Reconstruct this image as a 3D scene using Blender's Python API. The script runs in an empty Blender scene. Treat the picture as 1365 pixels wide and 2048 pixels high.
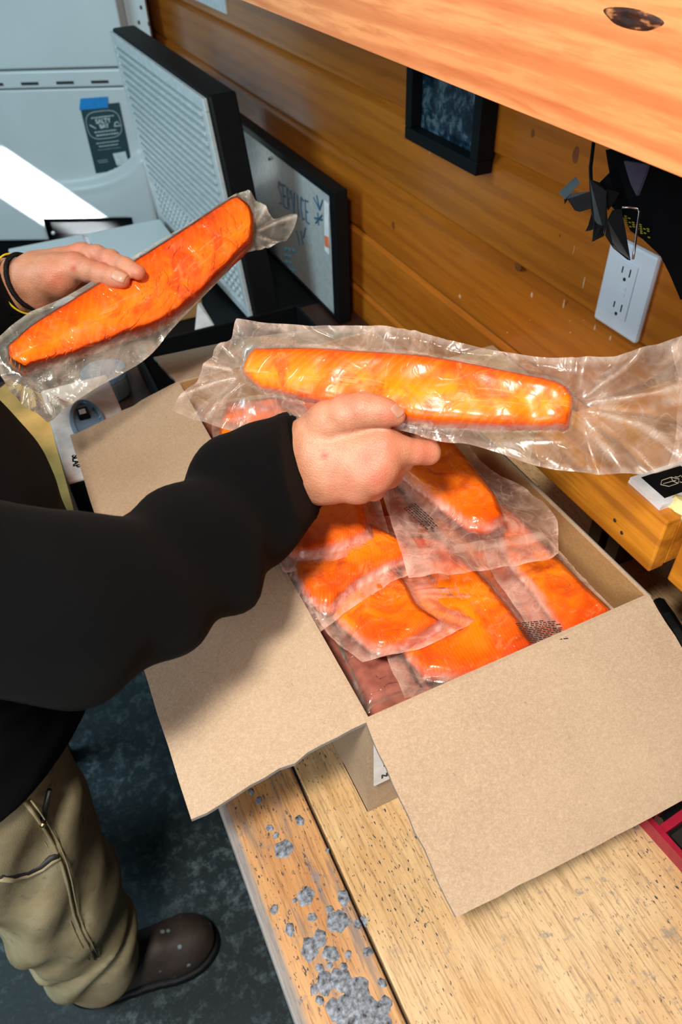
import bpy, math, random
import numpy as np
from mathutils import Matrix, Vector
random.seed(7)
S = bpy.context.scene
COL = S.collection

# ------------------------------------------------------------------ camera
CAM = np.array([0., 0., 1.62])
F = 1451.0; CX, CY = 682.5, 1024.0
A = np.array
def nrm(v): v = np.asarray(v, float); return v/np.linalg.norm(v)
_Y = nrm([-237-CX, -290-CY, F]); _D = nrm([750-CX, 2580-CY, F]); _D = nrm(_D-_D.dot(_Y)*_Y)
_X = nrm(np.cross(_Y, -_D)); RM = np.array([_X, _Y, -_D])
cd = bpy.data.cameras.new('camera'); cam = bpy.data.objects.new('camera', cd); COL.objects.link(cam)
cd.sensor_fit = 'VERTICAL'; cd.sensor_height = 36; cd.sensor_width = 24; cd.lens = 36*F/2048
cr, cu, cb = RM@np.array([1, 0, 0]), RM@np.array([0, -1, 0]), RM@np.array([0, 0, -1])
M = Matrix.Identity(4)
for i in range(3):
    M[i][0], M[i][1], M[i][2], M[i][3] = cr[i], cu[i], cb[i], CAM[i]
cam.matrix_world = M
cd.clip_start = .02
cd.dof.use_dof = True; cd.dof.focus_distance = .72; cd.dof.aperture_fstop = 8
S.camera = cam
# ------------------------------------------------------------------ light
S.view_settings.view_transform = 'Standard'; S.view_settings.look = 'None'
S.view_settings.gamma = 1; S.view_settings.use_curve_mapping = False
S.view_settings.exposure = 0.0
try: S.cycles.transparent_max_bounces = 24
except Exception: pass
w = bpy.data.worlds.new('world'); S.world = w; w.use_nodes = True
w.node_tree.nodes['Background'].inputs[0].default_value = (.30, .55, .70, 1)
w.node_tree.nodes['Background'].inputs[1].default_value = .08
def aim(o, loc, tgt):
    o.location = loc
    o.rotation_euler = (Vector(tgt)-Vector(loc)).to_track_quat('-Z', 'Y').to_euler()
def area(name, loc, tgt, sx, sy, power, col):
    l = bpy.data.lights.new(name, 'AREA'); l.shape = 'RECTANGLE'; l.size = sx; l.size_y = sy
    l.energy = power; l.color = col
    o = bpy.data.objects.new(name, l); COL.objects.link(o); aim(o, loc, tgt); return o
area('ceiling_lamp', (-.30, -.10, 2.36), (.22, .45, .95), .20, .20, 31, (1, .92, .82))
area('doorway_daylight', (-1.7, 1.3, 2.2), (.1, 2.1, .8), 1.1, 1.4, 46, (.60, .88, 1))
area('window_daylight', (-1.35, -.9, 2.1), (.4, .8, .85), .8, .8, 27, (.86, .94, 1))
# a shaft of sun through a narrow gap: collimated strip
sunb = bpy.data.lights.new('sunbeam', 'AREA'); sunb.shape = 'RECTANGLE'; sunb.size = .52; sunb.size_y = .13; sunb.spread = math.radians(1.2)
sunb.energy = 16; sunb.color = (1, .97, .92); spo = bpy.data.objects.new('sunbeam', sunb); COL.objects.link(spo)

# ------------------------------------------------------------------ helpers
def ray(px, py): return RM@np.array([(px-CX)/F, (py-CY)/F, 1.])
def W(px, py, d): return CAM+ray(px, py)*d
def onX(px, py, x): r = ray(px, py); return CAM+r*(x/r[0])
def onY(px, py, y): r = ray(px, py); return CAM+r*(y/r[1])
def onZ(px, py, z): r = ray(px, py); return CAM+r*((z-CAM[2])/r[2])
def onP(px, py, O, n): r = ray(px, py); return CAM+r*(np.dot(O-CAM, n)/np.dot(r, n))

def tag(o, label=None, cat=None, group=None, kind=None):
    if label: o['label'] = label
    if cat: o['category'] = cat
    if group: o['group'] = group
    if kind: o['kind'] = kind
    return o
def empty(name, loc, label=None, cat=None, group=None, kind=None):
    o = bpy.data.objects.new(name, None); COL.objects.link(o); o.location = loc
    o.empty_display_size = .05
    return tag(o, label, cat, group, kind)
def obj(name, v, f, m, parent=None, smooth=False, uv=None, attr=None):
    me = bpy.data.meshes.new(name)
    me.from_pydata([tuple(map(float, p)) for p in v], [], [tuple(map(int, q)) for q in f])
    if smooth: me.polygons.foreach_set('use_smooth', [True]*len(me.polygons))
    if uv is not None:
        ul = me.uv_layers.new(name='UVMap'); uva = np.asarray(uv, float)
        li = np.empty(len(me.loops), int); me.loops.foreach_get('vertex_index', li)
        ul.data.foreach_set('uv', uva[li].ravel())
    if attr:
        for k, a in attr.items():
            at = me.attributes.new(k, 'FLOAT', 'POINT'); at.data.foreach_set('value', np.asarray(a, float))
    if m is not None: me.materials.append(m)
    me.update()
    o = bpy.data.objects.new(name, me); COL.objects.link(o)
    if parent is not None:
        o.parent = parent
        pl = parent
        t = Vector((0, 0, 0))
        while pl is not None: t += pl.location; pl = pl.parent
        me.transform(Matrix.Translation(-t))
    return o
def boxvf(lo, hi, bev=0):
    (a, b, c), (d, e, g) = lo, hi
    if bev <= 0:
        v = [(a, b, c), (d, b, c), (d, e, c), (a, e, c), (a, b, g), (d, b, g), (d, e, g), (a, e, g)]
        return v, [(3, 2, 1, 0), (4, 5, 6, 7), (0, 1, 5, 4), (1, 2, 6, 5), (2, 3, 7, 6), (3, 0, 4, 7)]
    return rbox(lo, hi, bev)
def rbox(lo, hi, b):
    import bmesh
    bm = bmesh.new(); v, f = boxvf(lo, hi)
    vs = [bm.verts.new(p) for p in v]
    for q in f: bm.faces.new([vs[i] for i in q])
    bmesh.ops.bevel(bm, geom=list(bm.edges), offset=b, segments=2, affect='EDGES', profile=.5)
    bm.verts.index_update()
    V = [tuple(x.co) for x in bm.verts]; Fc = [tuple(x.index for x in q.verts) for q in bm.faces]; bm.free()
    return V, Fc
def box(name, lo, hi, m, parent=None, bev=0, **k): 
    v, f = boxvf(lo, hi, bev); return obj(name, v, f, m, parent, **k)
def join(lst):
    V, Fc = [], []
    for v, f in lst:
        n = len(V); V += [tuple(p) for p in v]; Fc += [tuple(i+n for i in q) for q in f]
    return V, Fc
def tube(pts, r, n=8, cap=True):
    P = [np.asarray(p, float) for p in pts]; rs = r if hasattr(r, '__len__') else [r]*len(P)
    V, Fc = [], []; up = np.array([0.13, .31, .94])
    for i, p in enumerate(P):
        t = nrm(P[min(i+1, len(P)-1)]-P[max(i-1, 0)])
        a = nrm(np.cross(t, up)); b = np.cross(t, a); up = -np.cross(t, a) if False else up
        for k in range(n):
            c = 2*math.pi*k/n; V.append(p+rs[i]*(math.cos(c)*a+math.sin(c)*b))
    for i in range(len(P)-1):
        for k in range(n):
            Fc.append((i*n+k, i*n+(k+1) % n, (i+1)*n+(k+1) % n, (i+1)*n+k))
    if cap: Fc.append(tuple(range(n))[::-1]); Fc.append(tuple((len(P)-1)*n+k for k in range(n)))
    return V, Fc
def slab(c, t, nrmv, nu=8, nv=8, warp=0, seed=0, edge=0):
    """sheet over the quad c (4 world corners) with real thickness t along -nrmv"""
    c = [np.asarray(p, float) for p in c]; n = nrm(nrmv)
    V = []
    for s in (0, 1):
        for j in range(nv+1):
            for i in range(nu+1):
                u, v = i/nu, j/nv
                if edge:
                    uu = u; 
                    if j == nv: v += edge*(noise1(i*1.7+seed)-.5)
                    if i in (0, nu): uu += edge*(noise1(j*1.3+seed+50)-.5)
                    u = uu
                p = (1-u)*(1-v)*c[0]+u*(1-v)*c[1]+u*v*c[2]+(1-u)*v*c[3]
                p = p+n*warp*(math.sin(u*3.1+seed)*math.sin(v*2.5+seed*.7))*v-n*t*s
                V.append(p)
    N = (nu+1)*(nv+1); Fc = []
    for j in range(nv):
        for i in range(nu):
            a = j*(nu+1)+i; q = (a, a+1, a+nu+2, a+nu+1)
            Fc.append(q); Fc.append(tuple(N+k for k in q[::-1]))
    for i in range(nu):
        Fc.append((i+1, i, N+i, N+i+1)); a = nv*(nu+1)+i; Fc.append((a, a+1, N+a+1, N+a))
    for j in range(nv):
        a = j*(nu+1); Fc.append((a, a+nu+1, N+a+nu+1, N+a)); a += nu; Fc.append((a+nu+1, a, N+a, N+a+nu+1))
    return V, Fc
def noise1(x): return (math.sin(x*127.1)*43758.5453) % 1
def vnoise(P, sc, seed=0):
    """numpy value noise, P (N,3) -> -1..1"""
    Q = np.asarray(P, float)*sc+seed*17.31+100.; I = np.floor(Q).astype(np.int64); f = Q-I; f = f*f*(3-2*f)
    def h(i, j, k):
        n = (i*374761393+j*668265263+k*2147483647+seed*974711) & 0xffffffff
        n = ((n ^ (n >> 13))*1274126177) & 0xffffffff; n = n ^ (n >> 16)
        return (n & 0xffff)/32767.5-1
    r = 0
    for dx in (0, 1):
        for dy in (0, 1):
            for dz in (0, 1):
                wt = (f[:, 0] if dx else 1-f[:, 0])*(f[:, 1] if dy else 1-f[:, 1])*(f[:, 2] if dz else 1-f[:, 2])
                r = r+wt*h(I[:, 0]+dx, I[:, 1]+dy, I[:, 2]+dz)
    return r

# ---------------- signed distance bodies + surface nets
def rcone(P, a, b, ra, rb):
    ba = b-a; l2 = ba.dot(ba)+1e-12; t = np.clip(((P-a)@ba)/l2, 0, 1)
    return np.linalg.norm(P-a-t[:, None]*ba, axis=1)-(ra+(rb-ra)*t)
def ellip(P, c, r, axes=None):
    Q = P-c
    if axes is not None: Q = Q@np.array(axes).T
    r = np.asarray(r); k = np.linalg.norm(Q/r, axis=1); k2 = np.linalg.norm(Q/(r*r), axis=1)+1e-9
    return k*(k-1)/k2
def smin(a, b, k):
    h = np.clip(.5+.5*(b-a)/k, 0, 1); return b*(1-h)+a*h-k*h*(1-h)
def nets(fn, lo, hi, h):
    lo = np.asarray(lo, float); n = np.ceil((np.asarray(hi)-lo)/h).astype(int)+1
    g = np.stack(np.meshgrid(*[np.arange(k) for k in n], indexing='ij'), -1).reshape(-1, 3)
    D = np.empty(len(g)); CH = 400000
    for i in range(0, len(g), CH): D[i:i+CH] = fn(lo+g[i:i+CH]*h)
    D = D.reshape(n); s = D < 0
    c = [(i, j, k) for i in (0, 1) for j in (0, 1) for k in (0, 1)]
    def sub(A, o): return A[o[0]:n[0]-1+o[0], o[1]:n[1]-1+o[1], o[2]:n[2]-1+o[2]]
    cnt = sum(sub(s, o).astype(int) for o in c); act = (cnt > 0) & (cnt < 8)
    idx = -np.ones(act.shape, int); idx[act] = np.arange(act.sum()); ac = np.argwhere(act)
    acc = np.zeros((len(ac), 3)); ne = np.zeros(len(ac))
    for a in c:
        for ax in range(3):
            if a[ax]: continue
            b = list(a); b[ax] = 1; b = tuple(b)
            da = sub(D, a)[act]; db = sub(D, b)[act]; m = (da < 0) != (db < 0)
            t = np.where(m, da/(da-db+1e-20), 0); p = np.tile(np.array(a, float), (len(ac), 1)); p[:, ax] += t
            acc += p*m[:, None]; ne += m
    V = lo+(ac+acc/ne[:, None])*h; Fc = []
    for ax in range(3):
        o1, o2 = [(1, 2), (2, 0), (0, 1)][ax]
        sl = [slice(1, None)]*3; sl[ax] = slice(0, n[ax]-1); sl = tuple(sl)
        A = s[sl]; sh = [slice(1, None)]*3; sh[ax] = slice(1, None); B = s[tuple(sh)]
        sl2 = [slice(1, n[k]) for k in range(3)]; sl2[ax] = slice(0, n[ax]-1)
        A = s[tuple(sl2)]; sl3 = list(sl2); sl3[ax] = slice(1, n[ax]); B = s[tuple(sl3)]
        e = np.argwhere(A != B); 
        if not len(e): continue
        fl = A[tuple(e.T)]; base = e.copy()
        for k in range(3):
            if k != ax: base[:, k] += 1
        ok = np.all(base < np.array(n)-1, axis=1); base = base[ok]; fl = fl[ok]
        def g_(d1, d2):
            q = base.copy(); q[:, o1] -= d1; q[:, o2] -= d2; return idx[tuple(q.T)]
        q = np.stack([g_(1, 1), g_(0, 1), g_(0, 0), g_(1, 0)], 1); q[~fl] = q[~fl][:, ::-1]; Fc.append(q)
    return V, np.concatenate(Fc)

# ------------------------------------------------------------------ materials
def mat(name):
    m = bpy.data.materials.new(name); m.use_nodes = True; nt = m.node_tree
    return m, nt, nt.nodes['Principled BSDF']
class N:
    def __init__(s, nt): s.nt = nt
    def n(s, t, **k):
        x = s.nt.nodes.new(t)
        for a, b in k.items(): setattr(x, a, b)
        return x
    def set(s, i, v):
        if hasattr(v, 'is_linked') or isinstance(v, bpy.types.NodeSocket): s.nt.links.new(v, i)
        elif isinstance(v, (tuple, list)) and len(v) == 3 and i.type == 'RGBA': i.default_value = (*v, 1)
        else: i.default_value = v
    def coord(s, k='Object', scale=None):
        o = s.n('ShaderNodeTexCoord').outputs[k]
        if scale:
            mp = s.n('ShaderNodeMapping'); s.set(mp.inputs[0], o); mp.inputs['Scale'].default_value = scale; o = mp.outputs[0]
        return o
    def noise(s, v, sc, det=4, rough=.55, dist=0):
        x = s.n('ShaderNodeTexNoise'); s.set(x.inputs['Vector'], v); x.inputs['Scale'].default_value = sc
        x.inputs['Detail'].default_value = det; x.inputs['Roughness'].default_value = rough; x.inputs['Distortion'].default_value = dist
        return x.outputs[0]
    def vor(s, v, sc, feat='F1', rnd=1):
        x = s.n('ShaderNodeTexVoronoi', feature=feat); s.set(x.inputs['Vector'], v); x.inputs['Scale'].default_value = sc
        x.inputs['Randomness'].default_value = rnd
        return x.outputs['Distance']
    def wave(s, v, sc, dist=0, det=2, ds=1, dir='X', typ='BANDS'):
        x = s.n('ShaderNodeTexWave', wave_type=typ); 
        if typ == 'BANDS': x.bands_direction = dir
        s.set(x.inputs['Vector'], v); x.inputs['Scale'].default_value = sc; x.inputs['Distortion'].default_value = dist
        x.inputs['Detail'].default_value = det; x.inputs['Detail Scale'].default_value = ds
        return x.outputs['Fac']
    def ramp(s, f, stops, interp='LINEAR'):
        x = s.n('ShaderNodeValToRGB'); s.set(x.inputs[0], f); e = x.color_ramp; e.interpolation = interp
        while len(e.elements) < len(stops): e.elements.new(.5)
        for k, (p, c) in zip(e.elements, stops):
            k.position = p; c = (c, c, c) if not hasattr(c, '__len__') else c; k.color = (*c, 1)
        return x.outputs[0]
    def mix(s, f, a, b, mode='MIX'):
        x = s.n('ShaderNodeMix', data_type='RGBA', blend_type=mode); s.set(x.inputs[0], f); s.set(x.inputs[6], a); s.set(x.inputs[7], b)
        return x.outputs[2]
    def math(s, op, a, b=0., c=None, clamp=False):
        x = s.n('ShaderNodeMath', operation=op, use_clamp=clamp); s.set(x.inputs[0], a); s.set(x.inputs[1], b)
        if c is not None: s.set(x.inputs[2], c)
        return x.outputs[0]
    def bump(s, h, st=.3, d=.001, nrmi=None):
        x = s.n('ShaderNodeBump'); s.set(x.inputs['Height'], h); x.inputs['Strength'].default_value = st; x.inputs['Distance'].default_value = d
        if nrmi is not None: s.set(x.inputs['Normal'], nrmi)
        return x.outputs[0]
def plain(name, col, rough=.5, metal=0, spec=.5, coat=0, nz=0, nsc=60):
    m, nt, b = mat(name); g = N(nt)
    b.inputs['Roughness'].default_value = rough; b.inputs['Metallic'].default_value = metal
    b.inputs['Specular IOR Level'].default_value = spec; b.inputs['Coat Weight'].default_value = coat
    c = g.coord(); f = g.noise(c, nsc, 4)
    k = .12+nz
    g.set(b.inputs['Base Color'], g.mix(g.ramp(f, [(.3, 0), (.7, 1)]), tuple(x*(1-k) for x in col), tuple(min(1, x*(1+k)) for x in col)))
    g.set(b.inputs['Normal'], g.bump(f, max(0, .08+nz), .0005))
    return m

def wood(name, c1, c2, c3, axis='Y', sc=1., rough=.3, coat=0., grain=14., knots=True, streak=.5, spec=.5, ring=.55):
    m, nt, b = mat(name); g = N(nt)
    s = {'Y': (1, .07, 1), 'X': (.07, 1, 1)}[axis]
    oi = g.n('ShaderNodeObjectInfo').outputs['Random']
    co = g.coord(); ad = g.n('ShaderNodeVectorMath', operation='ADD'); g.set(ad.inputs[0], co)
    cm = g.n('ShaderNodeCombineXYZ'); g.set(cm.inputs[0], g.math('MULTIPLY', oi, 3.)); g.set(cm.inputs[1], g.math('MULTIPLY', oi, 37.)); g.set(cm.inputs[2], g.math('MULTIPLY', oi, 7.))
    g.set(ad.inputs[1], cm.outputs[0]); mp = g.n('ShaderNodeMapping'); g.set(mp.inputs[0], ad.outputs[0]); mp.inputs['Scale'].default_value = s
    v = mp.outputs[0]
    n1 = g.noise(v, grain*sc, 3, .5, .6); n2 = g.noise(v, 160*sc, 4, .6, .3)
    rings = g.wave(v, 8*sc, 7, 3, 1.4, 'Z')
    col = g.mix(g.ramp(n1, [(.3, 0), (.7, 1)]), c1, c2)
    col = g.mix(g.math('MULTIPLY', g.ramp(rings, [(.45, 0), (.95, 1)]), ring), col, c3)
    col = g.mix(g.math('MULTIPLY', g.ramp(n2, [(.45, 0), (.72, 1)]), streak), col, c3)
    if knots:
        mp2 = g.n('ShaderNodeMapping'); g.set(mp2.inputs[0], ad.outputs[0]); mp2.inputs['Scale'].default_value = tuple(.42 if x < .5 else 1 for x in s)
        k = g.vor(mp2.outputs[0], 4.2*sc); kn = g.ramp(k, [(.035, 1), (.075, 0)])
        col = g.mix(kn, col, tuple(x*.22 for x in c3))
    g.set(b.inputs['Base Color'], col); b.inputs['Roughness'].default_value = rough; b.inputs['Coat Weight'].default_value = coat
    b.inputs['Coat Roughness'].default_value = .12; b.inputs['Specular IOR Level'].default_value = spec
    g.set(b.inputs['Normal'], g.bump(n2, .15, .0006))
    return m
M_wall = wood('varnished_pine', (.56, .170, .013), (.43, .112, .008), (.20, .042, .004), rough=.34, coat=.22, ring=.25, streak=.3, grain=9)
M_cab = wood('cabinet_fir', (.95, .42, .17), (.84, .30, .10), (.55, .12, .03), rough=.45, coat=.1, grain=9, knots=False, streak=.6)
M_rail = wood('amber_pine', (.80, .33, .03), (.66, .22, .015), (.30, .08, .006), rough=.3, coat=.3, knots=False)
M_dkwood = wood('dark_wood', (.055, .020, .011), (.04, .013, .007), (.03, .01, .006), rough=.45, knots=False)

def bench_mat(name, c1, c2, c3, spots, spotcol, spotsc, flecks, orange=None):
    m, nt, b = mat(name); g = N(nt); co = g.coord(); v = g.coord('Object', (1, .06, 1))
    n1 = g.noise(v, 42, 5, .6, .5); n2 = g.noise(v, 420, 5, .7, .2)
    big = g.noise(co, 7, 3)
    col = g.mix(g.ramp(n1, [(.3, 0), (.68, 1)]), c1, c2)
    col = g.mix(g.ramp(big, [(.35, 0), (.75, .55)]), col, c3)
    col = g.mix(g.math('MULTIPLY', g.ramp(n2, [(.48, 0), (.64, 1)]), .55), col, tuple(x*.33 for x in c2))
    if flecks:
        fk = g.math('MULTIPLY', g.ramp(g.noise(g.coord('Object', (1, .35, 1)), 470, 3, .5), [(.622, 0), (.655, 1)]), g.ramp(g.noise(co, 15, 3), [(.35, .2), (.6, 1)]))
        col = g.mix(fk, col, (.035, .04, .05))
        f2 = g.ramp(g.noise(co, 62, 5, .7), [(.57, 0), (.68, .8)]); f2 = g.math('MULTIPLY', f2, g.ramp(g.noise(co, 7.3, 2), [(.40, 0), (.6, 1)]))
        col = g.mix(f2, col, (.16, .17, .18))
    if spots:
        wz = g.noise(co, 55, 4, .7); q = g.math('ADD', g.vor(co, spotsc), g.math('MULTIPLY', wz, .45))
        sm = g.math('MULTIPLY', g.ramp(q, [(.36, 1), (.40, 0)]), g.ramp(g.noise(co, 9, 2), [(.40, 0), (.52, 1)]))
        col = g.mix(g.math('MULTIPLY', sm, .85), col, g.mix(wz, spotcol, tuple(x*.25 for x in spotcol)))
    if spots:
        sx = g.n('ShaderNodeSeparateXYZ'); g.set(sx.inputs[0], co)
        mr = g.n('ShaderNodeMapRange'); g.set(mr.inputs[0], g.math('ADD', sx.outputs[0], g.math('MULTIPLY', g.math('SUBTRACT', n1, .5), .016))); mr.inputs[1].default_value = -.366; mr.inputs[2].default_value = -.361; mr.inputs[3].default_value = .85; mr.inputs[4].default_value = 0
        col = g.mix(mr.outputs[0], col, g.mix(n2, (.30, .31, .31), (.12, .13, .14)))
        wr2 = g.math('MULTIPLY', g.ramp(g.noise(g.coord('Object', (1, .12, 1)), 60, 4, .7), [(.52, 0), (.66, .7)]), g.ramp(g.noise(co, 8, 2), [(.42, 0), (.62, 1)]))
        col = g.mix(wr2, col, (.14, .14, .15))
    g.set(b.inputs['Base Color'], col); b.inputs['Roughness'].default_value = .42
    g.set(b.inputs['Normal'], g.bump(n2, .45, .001))
    return m
M_ply = bench_mat('bench_plywood', (.66, .44, .22), (.50, .29, .115), (.76, .60, .38), False, None, 0, True)
M_strip = bench_mat('bench_strip_fir', (.58, .31, .12), (.42, .19, .065), (.54, .36, .19), True, (.30, .32, .36), 30, True)

def kraft(name, col, dark):
    m, nt, b = mat(name); g = N(nt); co = g.coord()
    a = g.noise(co, 230, 6, .8); f = g.noise(co, 700, 2, .5); big = g.noise(co, 9, 3)
    c = g.mix(g.ramp(a, [(.35, 0), (.65, 1)]), dark, col)
    c = g.mix(g.math('MULTIPLY', g.ramp(f, [(.4, 1), (.6, 0)]), .35), c, tuple(x*.6 for x in dark))
    c = g.mix(g.ramp(big, [(.3, 0), (.8, .35)]), c, tuple(min(1, x*1.25) for x in col))
    fl = g.ramp(g.noise(g.coord('Object', (1, .3, 1)), 420, 1, .3), [(.765, 0), (.79, .35)])
    c = g.mix(fl, c, tuple(x*.35 for x in dark))
    g.set(b.inputs['Base Color'], c); b.inputs['Roughness'].default_value = .75; b.inputs['Specular IOR Level'].default_value = .25
    g.set(b.inputs['Normal'], g.bump(a, .12, .0006))
    return m
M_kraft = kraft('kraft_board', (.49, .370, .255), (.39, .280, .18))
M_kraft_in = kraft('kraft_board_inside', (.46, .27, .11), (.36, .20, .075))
M_kraft_edge = plain('corrugated_edge', (.22, .21, .20), .8)

def salmon_mat():
    m, nt, b = mat('salmon_flesh'); g = N(nt); uv = g.coord('UV'); co = g.coord()
    sx = g.n('ShaderNodeSeparateXYZ'); g.set(sx.inputs[0], uv)
    n = g.noise(co, 34, 4, .6, .4)
    vv = g.math('ADD', sx.outputs[1], g.math('MULTIPLY', g.math('SUBTRACT', n, .5), .55))
    c = g.ramp(vv, [(.05, (.78, .085, .0)), (.32, (.92, .17, .0)), (.55, (1, .27, .001)), (.78, (.95, .19, .0)), (1, (.75, .08, .0))])
    mp = g.n('ShaderNodeMapping'); g.set(mp.inputs[0], uv); mp.inputs['Scale'].default_value = (44, 7, 1)
    st = g.wave(mp.outputs[0], .5, 1.6, 2, 1.2, 'DIAGONAL')
    c = g.mix(g.math('MULTIPLY', g.ramp(st, [(.0, 1), (.35, 0)]), .12), c, (1, .42, .02))
    rb = g.ramp(g.noise(co, 26, 5, .65, .8), [(.48, 0), (.66, .8)])
    c = g.mix(rb, c, (.62, .055, .004))
    band = g.ramp(sx.outputs[1], [(.34, 0), (.46, 1), (.56, 1), (.68, 0)])
    mp3 = g.n('ShaderNodeMapping'); g.set(mp3.inputs[0], uv); mp3.inputs['Scale'].default_value = (9, 16, 1)
    mem = g.math('MULTIPLY', g.math('MULTIPLY', g.ramp(g.noise(mp3.outputs[0], 1., 5, .7, .8), [(.54, 0), (.66, 1)]), band), .6)
    c = g.mix(mem, c, (.98, .46, .22))
    pk = g.ramp(g.noise(co, 48, 5, .7, 1.), [(.56, 0), (.68, .6)])
    c = g.mix(pk, c, (.90, .27, .09))
    wh = g.ramp(g.vor(co, 75), [(.035, 1), (.075, 0)])
    c = g.mix(g.math('MULTIPLY', wh, g.ramp(g.noise(co, 12, 1), [(.5, 0), (.6, .8)])), c, (1, .66, .34))
    g.set(b.inputs['Base Color'], c); b.inputs['Roughness'].default_value = .38
    b.inputs['Specular IOR Level'].default_value = .15
    g.set(b.inputs['Normal'], g.bump(g.math('ADD', n, g.math('MULTIPLY', st, .15)), .3, .002))
    return m
M_salmon = salmon_mat()
M_skin_fish = plain('fish_skin', (.34, .12, .09), .3, nz=.3, nsc=50)

def film_mat(name, base, whit, tint, bumpst=.5, gloss=1.05):
    m, nt, b = mat(name); g = N(nt); co = g.coord()
    nt.nodes.remove(b); out = nt.nodes['Material Output']
    hz = g.n('ShaderNodeAttribute', attribute_name='haze').outputs['Fac']
    n1 = g.noise(co, 42, 5, .62, .8); n2 = g.noise(co, 230, 3, .6); n3 = g.noise(co, 12, 3, .5, .4)
    cre = g.ramp(g.math('ABSOLUTE', g.math('SUBTRACT', g.noise(co, 16, 3, .5, 1.6), .5)), [(.0, 1), (.018, 0)])
    blot = g.ramp(n1, [(.40, 0), (.66, 1)])
    fine = g.ramp(n2, [(.55, 0), (.75, 1)])
    k = g.math('ADD', base, g.math('MULTIPLY', hz, g.math('ADD', .5, g.math('MULTIPLY', blot, .6))))
    wk = g.math('ADD', .12, g.math('MULTIPLY', hz, 3.), clamp=True)
    sm = g.math('ADD', g.math('MULTIPLY', blot, whit), g.math('ADD', g.math('MULTIPLY', fine, whit*.45), g.math('MULTIPLY', cre, whit*1.2)))
    k = g.math('ADD', k, g.math('MULTIPLY', sm, wk)); k = g.math('MULTIPLY', k, g.ramp(n3, [(.25, .55), (.7, 1.2)]), clamp=True)
    h = g.math('ADD', g.math('MULTIPLY', n1, .7), g.math('MULTIPLY', cre, .3))
    bp = g.bump(h, bumpst, .0022)
    bp = g.bump(g.noise(co, 75, 2, .4, 1.), bumpst*.35, .0007, bp)
    tr = g.n('ShaderNodeBsdfTransparent'); tr.inputs[0].default_value = (.985, .98, .965, 1)
    df = g.n('ShaderNodeBsdfDiffuse'); df.inputs[0].default_value = (*tint, 1); g.set(df.inputs['Normal'], bp)
    tl = g.n('ShaderNodeBsdfTranslucent'); tl.inputs[0].default_value = (*tint, 1)
    m1 = g.n('ShaderNodeMixShader'); m1.inputs[0].default_value = .35; g.set(m1.inputs[1], df.outputs[0]); g.set(m1.inputs[2], tl.outputs[0])
    m2 = g.n('ShaderNodeMixShader'); g.set(m2.inputs[0], k); g.set(m2.inputs[1], tr.outputs[0]); g.set(m2.inputs[2], m1.outputs[0])
    gl = g.n('ShaderNodeBsdfGlossy'); gl.inputs['Roughness'].default_value = .19; g.set(gl.inputs['Normal'], bp)
    fr = g.n('ShaderNodeFresnel'); fr.inputs[0].default_value = 1.5; g.set(fr.inputs['Normal'], bp)
    m3 = g.n('ShaderNodeMixShader'); g.set(m3.inputs[0], g.math('MULTIPLY', fr.outputs[0], gloss, clamp=True)); g.set(m3.inputs[1], m2.outputs[0]); g.set(m3.inputs[2], gl.outputs[0])
    nt.links.new(m3.outputs[0], out.inputs[0]); return m
M_film = film_mat('vacuum_film', .004, .16, (1, .72, .59), .45, .6)
M_film_held = film_mat('vacuum_film_held', .004, .20, (.66, .53, .44), .2, .42)
M_film_clear = film_mat('vacuum_film_clear', .004, .10, (.78, .76, .66))
M_seal = film_mat('seal_strip', .05, .14, (.90, .70, .58), .4)
M_print = plain('black_print', (.02, .018, .016), .5)
M_printbrown = plain('brown_print', (.20, .11, .06), .6)

def skin():
    m, nt, b = mat('skin'); g = N(nt); co = g.coord()
    r = g.n('ShaderNodeAttribute', attribute_name='red').outputs['Fac']
    n = g.noise(co, 60, 5, .65); f = g.noise(co, 600, 3, .6)
    c = g.mix(g.ramp(n, [(.3, 0), (.7, 1)]), (.48, .205, .115), (.60, .29, .175))
    c = g.mix(g.math('MULTIPLY', r, .95, clamp=True), c, (.52, .10, .06))
    g.set(b.inputs['Base Color'], c); b.inputs['Roughness'].default_value = .48
    b.inputs['Subsurface Weight'].default_value = .12; b.inputs['Subsurface Radius'].default_value = (.008, .003, .0015); b.inputs['Subsurface Scale'].default_value = .5
    cr = g.vor(co, 750); ln = g.wave(co, 95, 9, 3, 2.5, 'DIAGONAL')
    h = g.math('ADD', g.math('MULTIPLY', cr, .5), g.math('ADD', g.math('MULTIPLY', n, .8), g.math('MULTIPLY', ln, .22)))
    g.set(b.inputs['Normal'], g.bump(h, .4, .0013))
    return m
M_skin = skin()
M_nail = plain('fingernail', (.52, .29, .20), .35, spec=.5)
def fleece():
    m, nt, b = mat('black_fleece'); g = N(nt); co = g.coord()
    f = g.noise(co, 900, 2, .6); n = g.noise(co, 30, 4)
    c = g.mix(n, (.0009, .0012, .0015), (.0020, .0025, .0030))
    lint = g.ramp(g.vor(co, 75), [(.035, 1), (.05, 0)]); pick = g.ramp(g.noise(co, 38, 1), [(.62, 0), (.68, .55)])
    c = g.mix(g.math('MULTIPLY', lint, pick), c, (.35, .32, .28))
    g.set(b.inputs['Base Color'], c); b.inputs['Roughness'].default_value = .95; b.inputs['Specular IOR Level'].default_value = .08
    b.inputs['Sheen Weight'].default_value = .012; b.inputs['Sheen Roughness'].default_value = .6
    g.set(b.inputs['Normal'], g.bump(g.math('ADD', f, n), .25, .001))
    return m
M_fleece = fleece()
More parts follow.
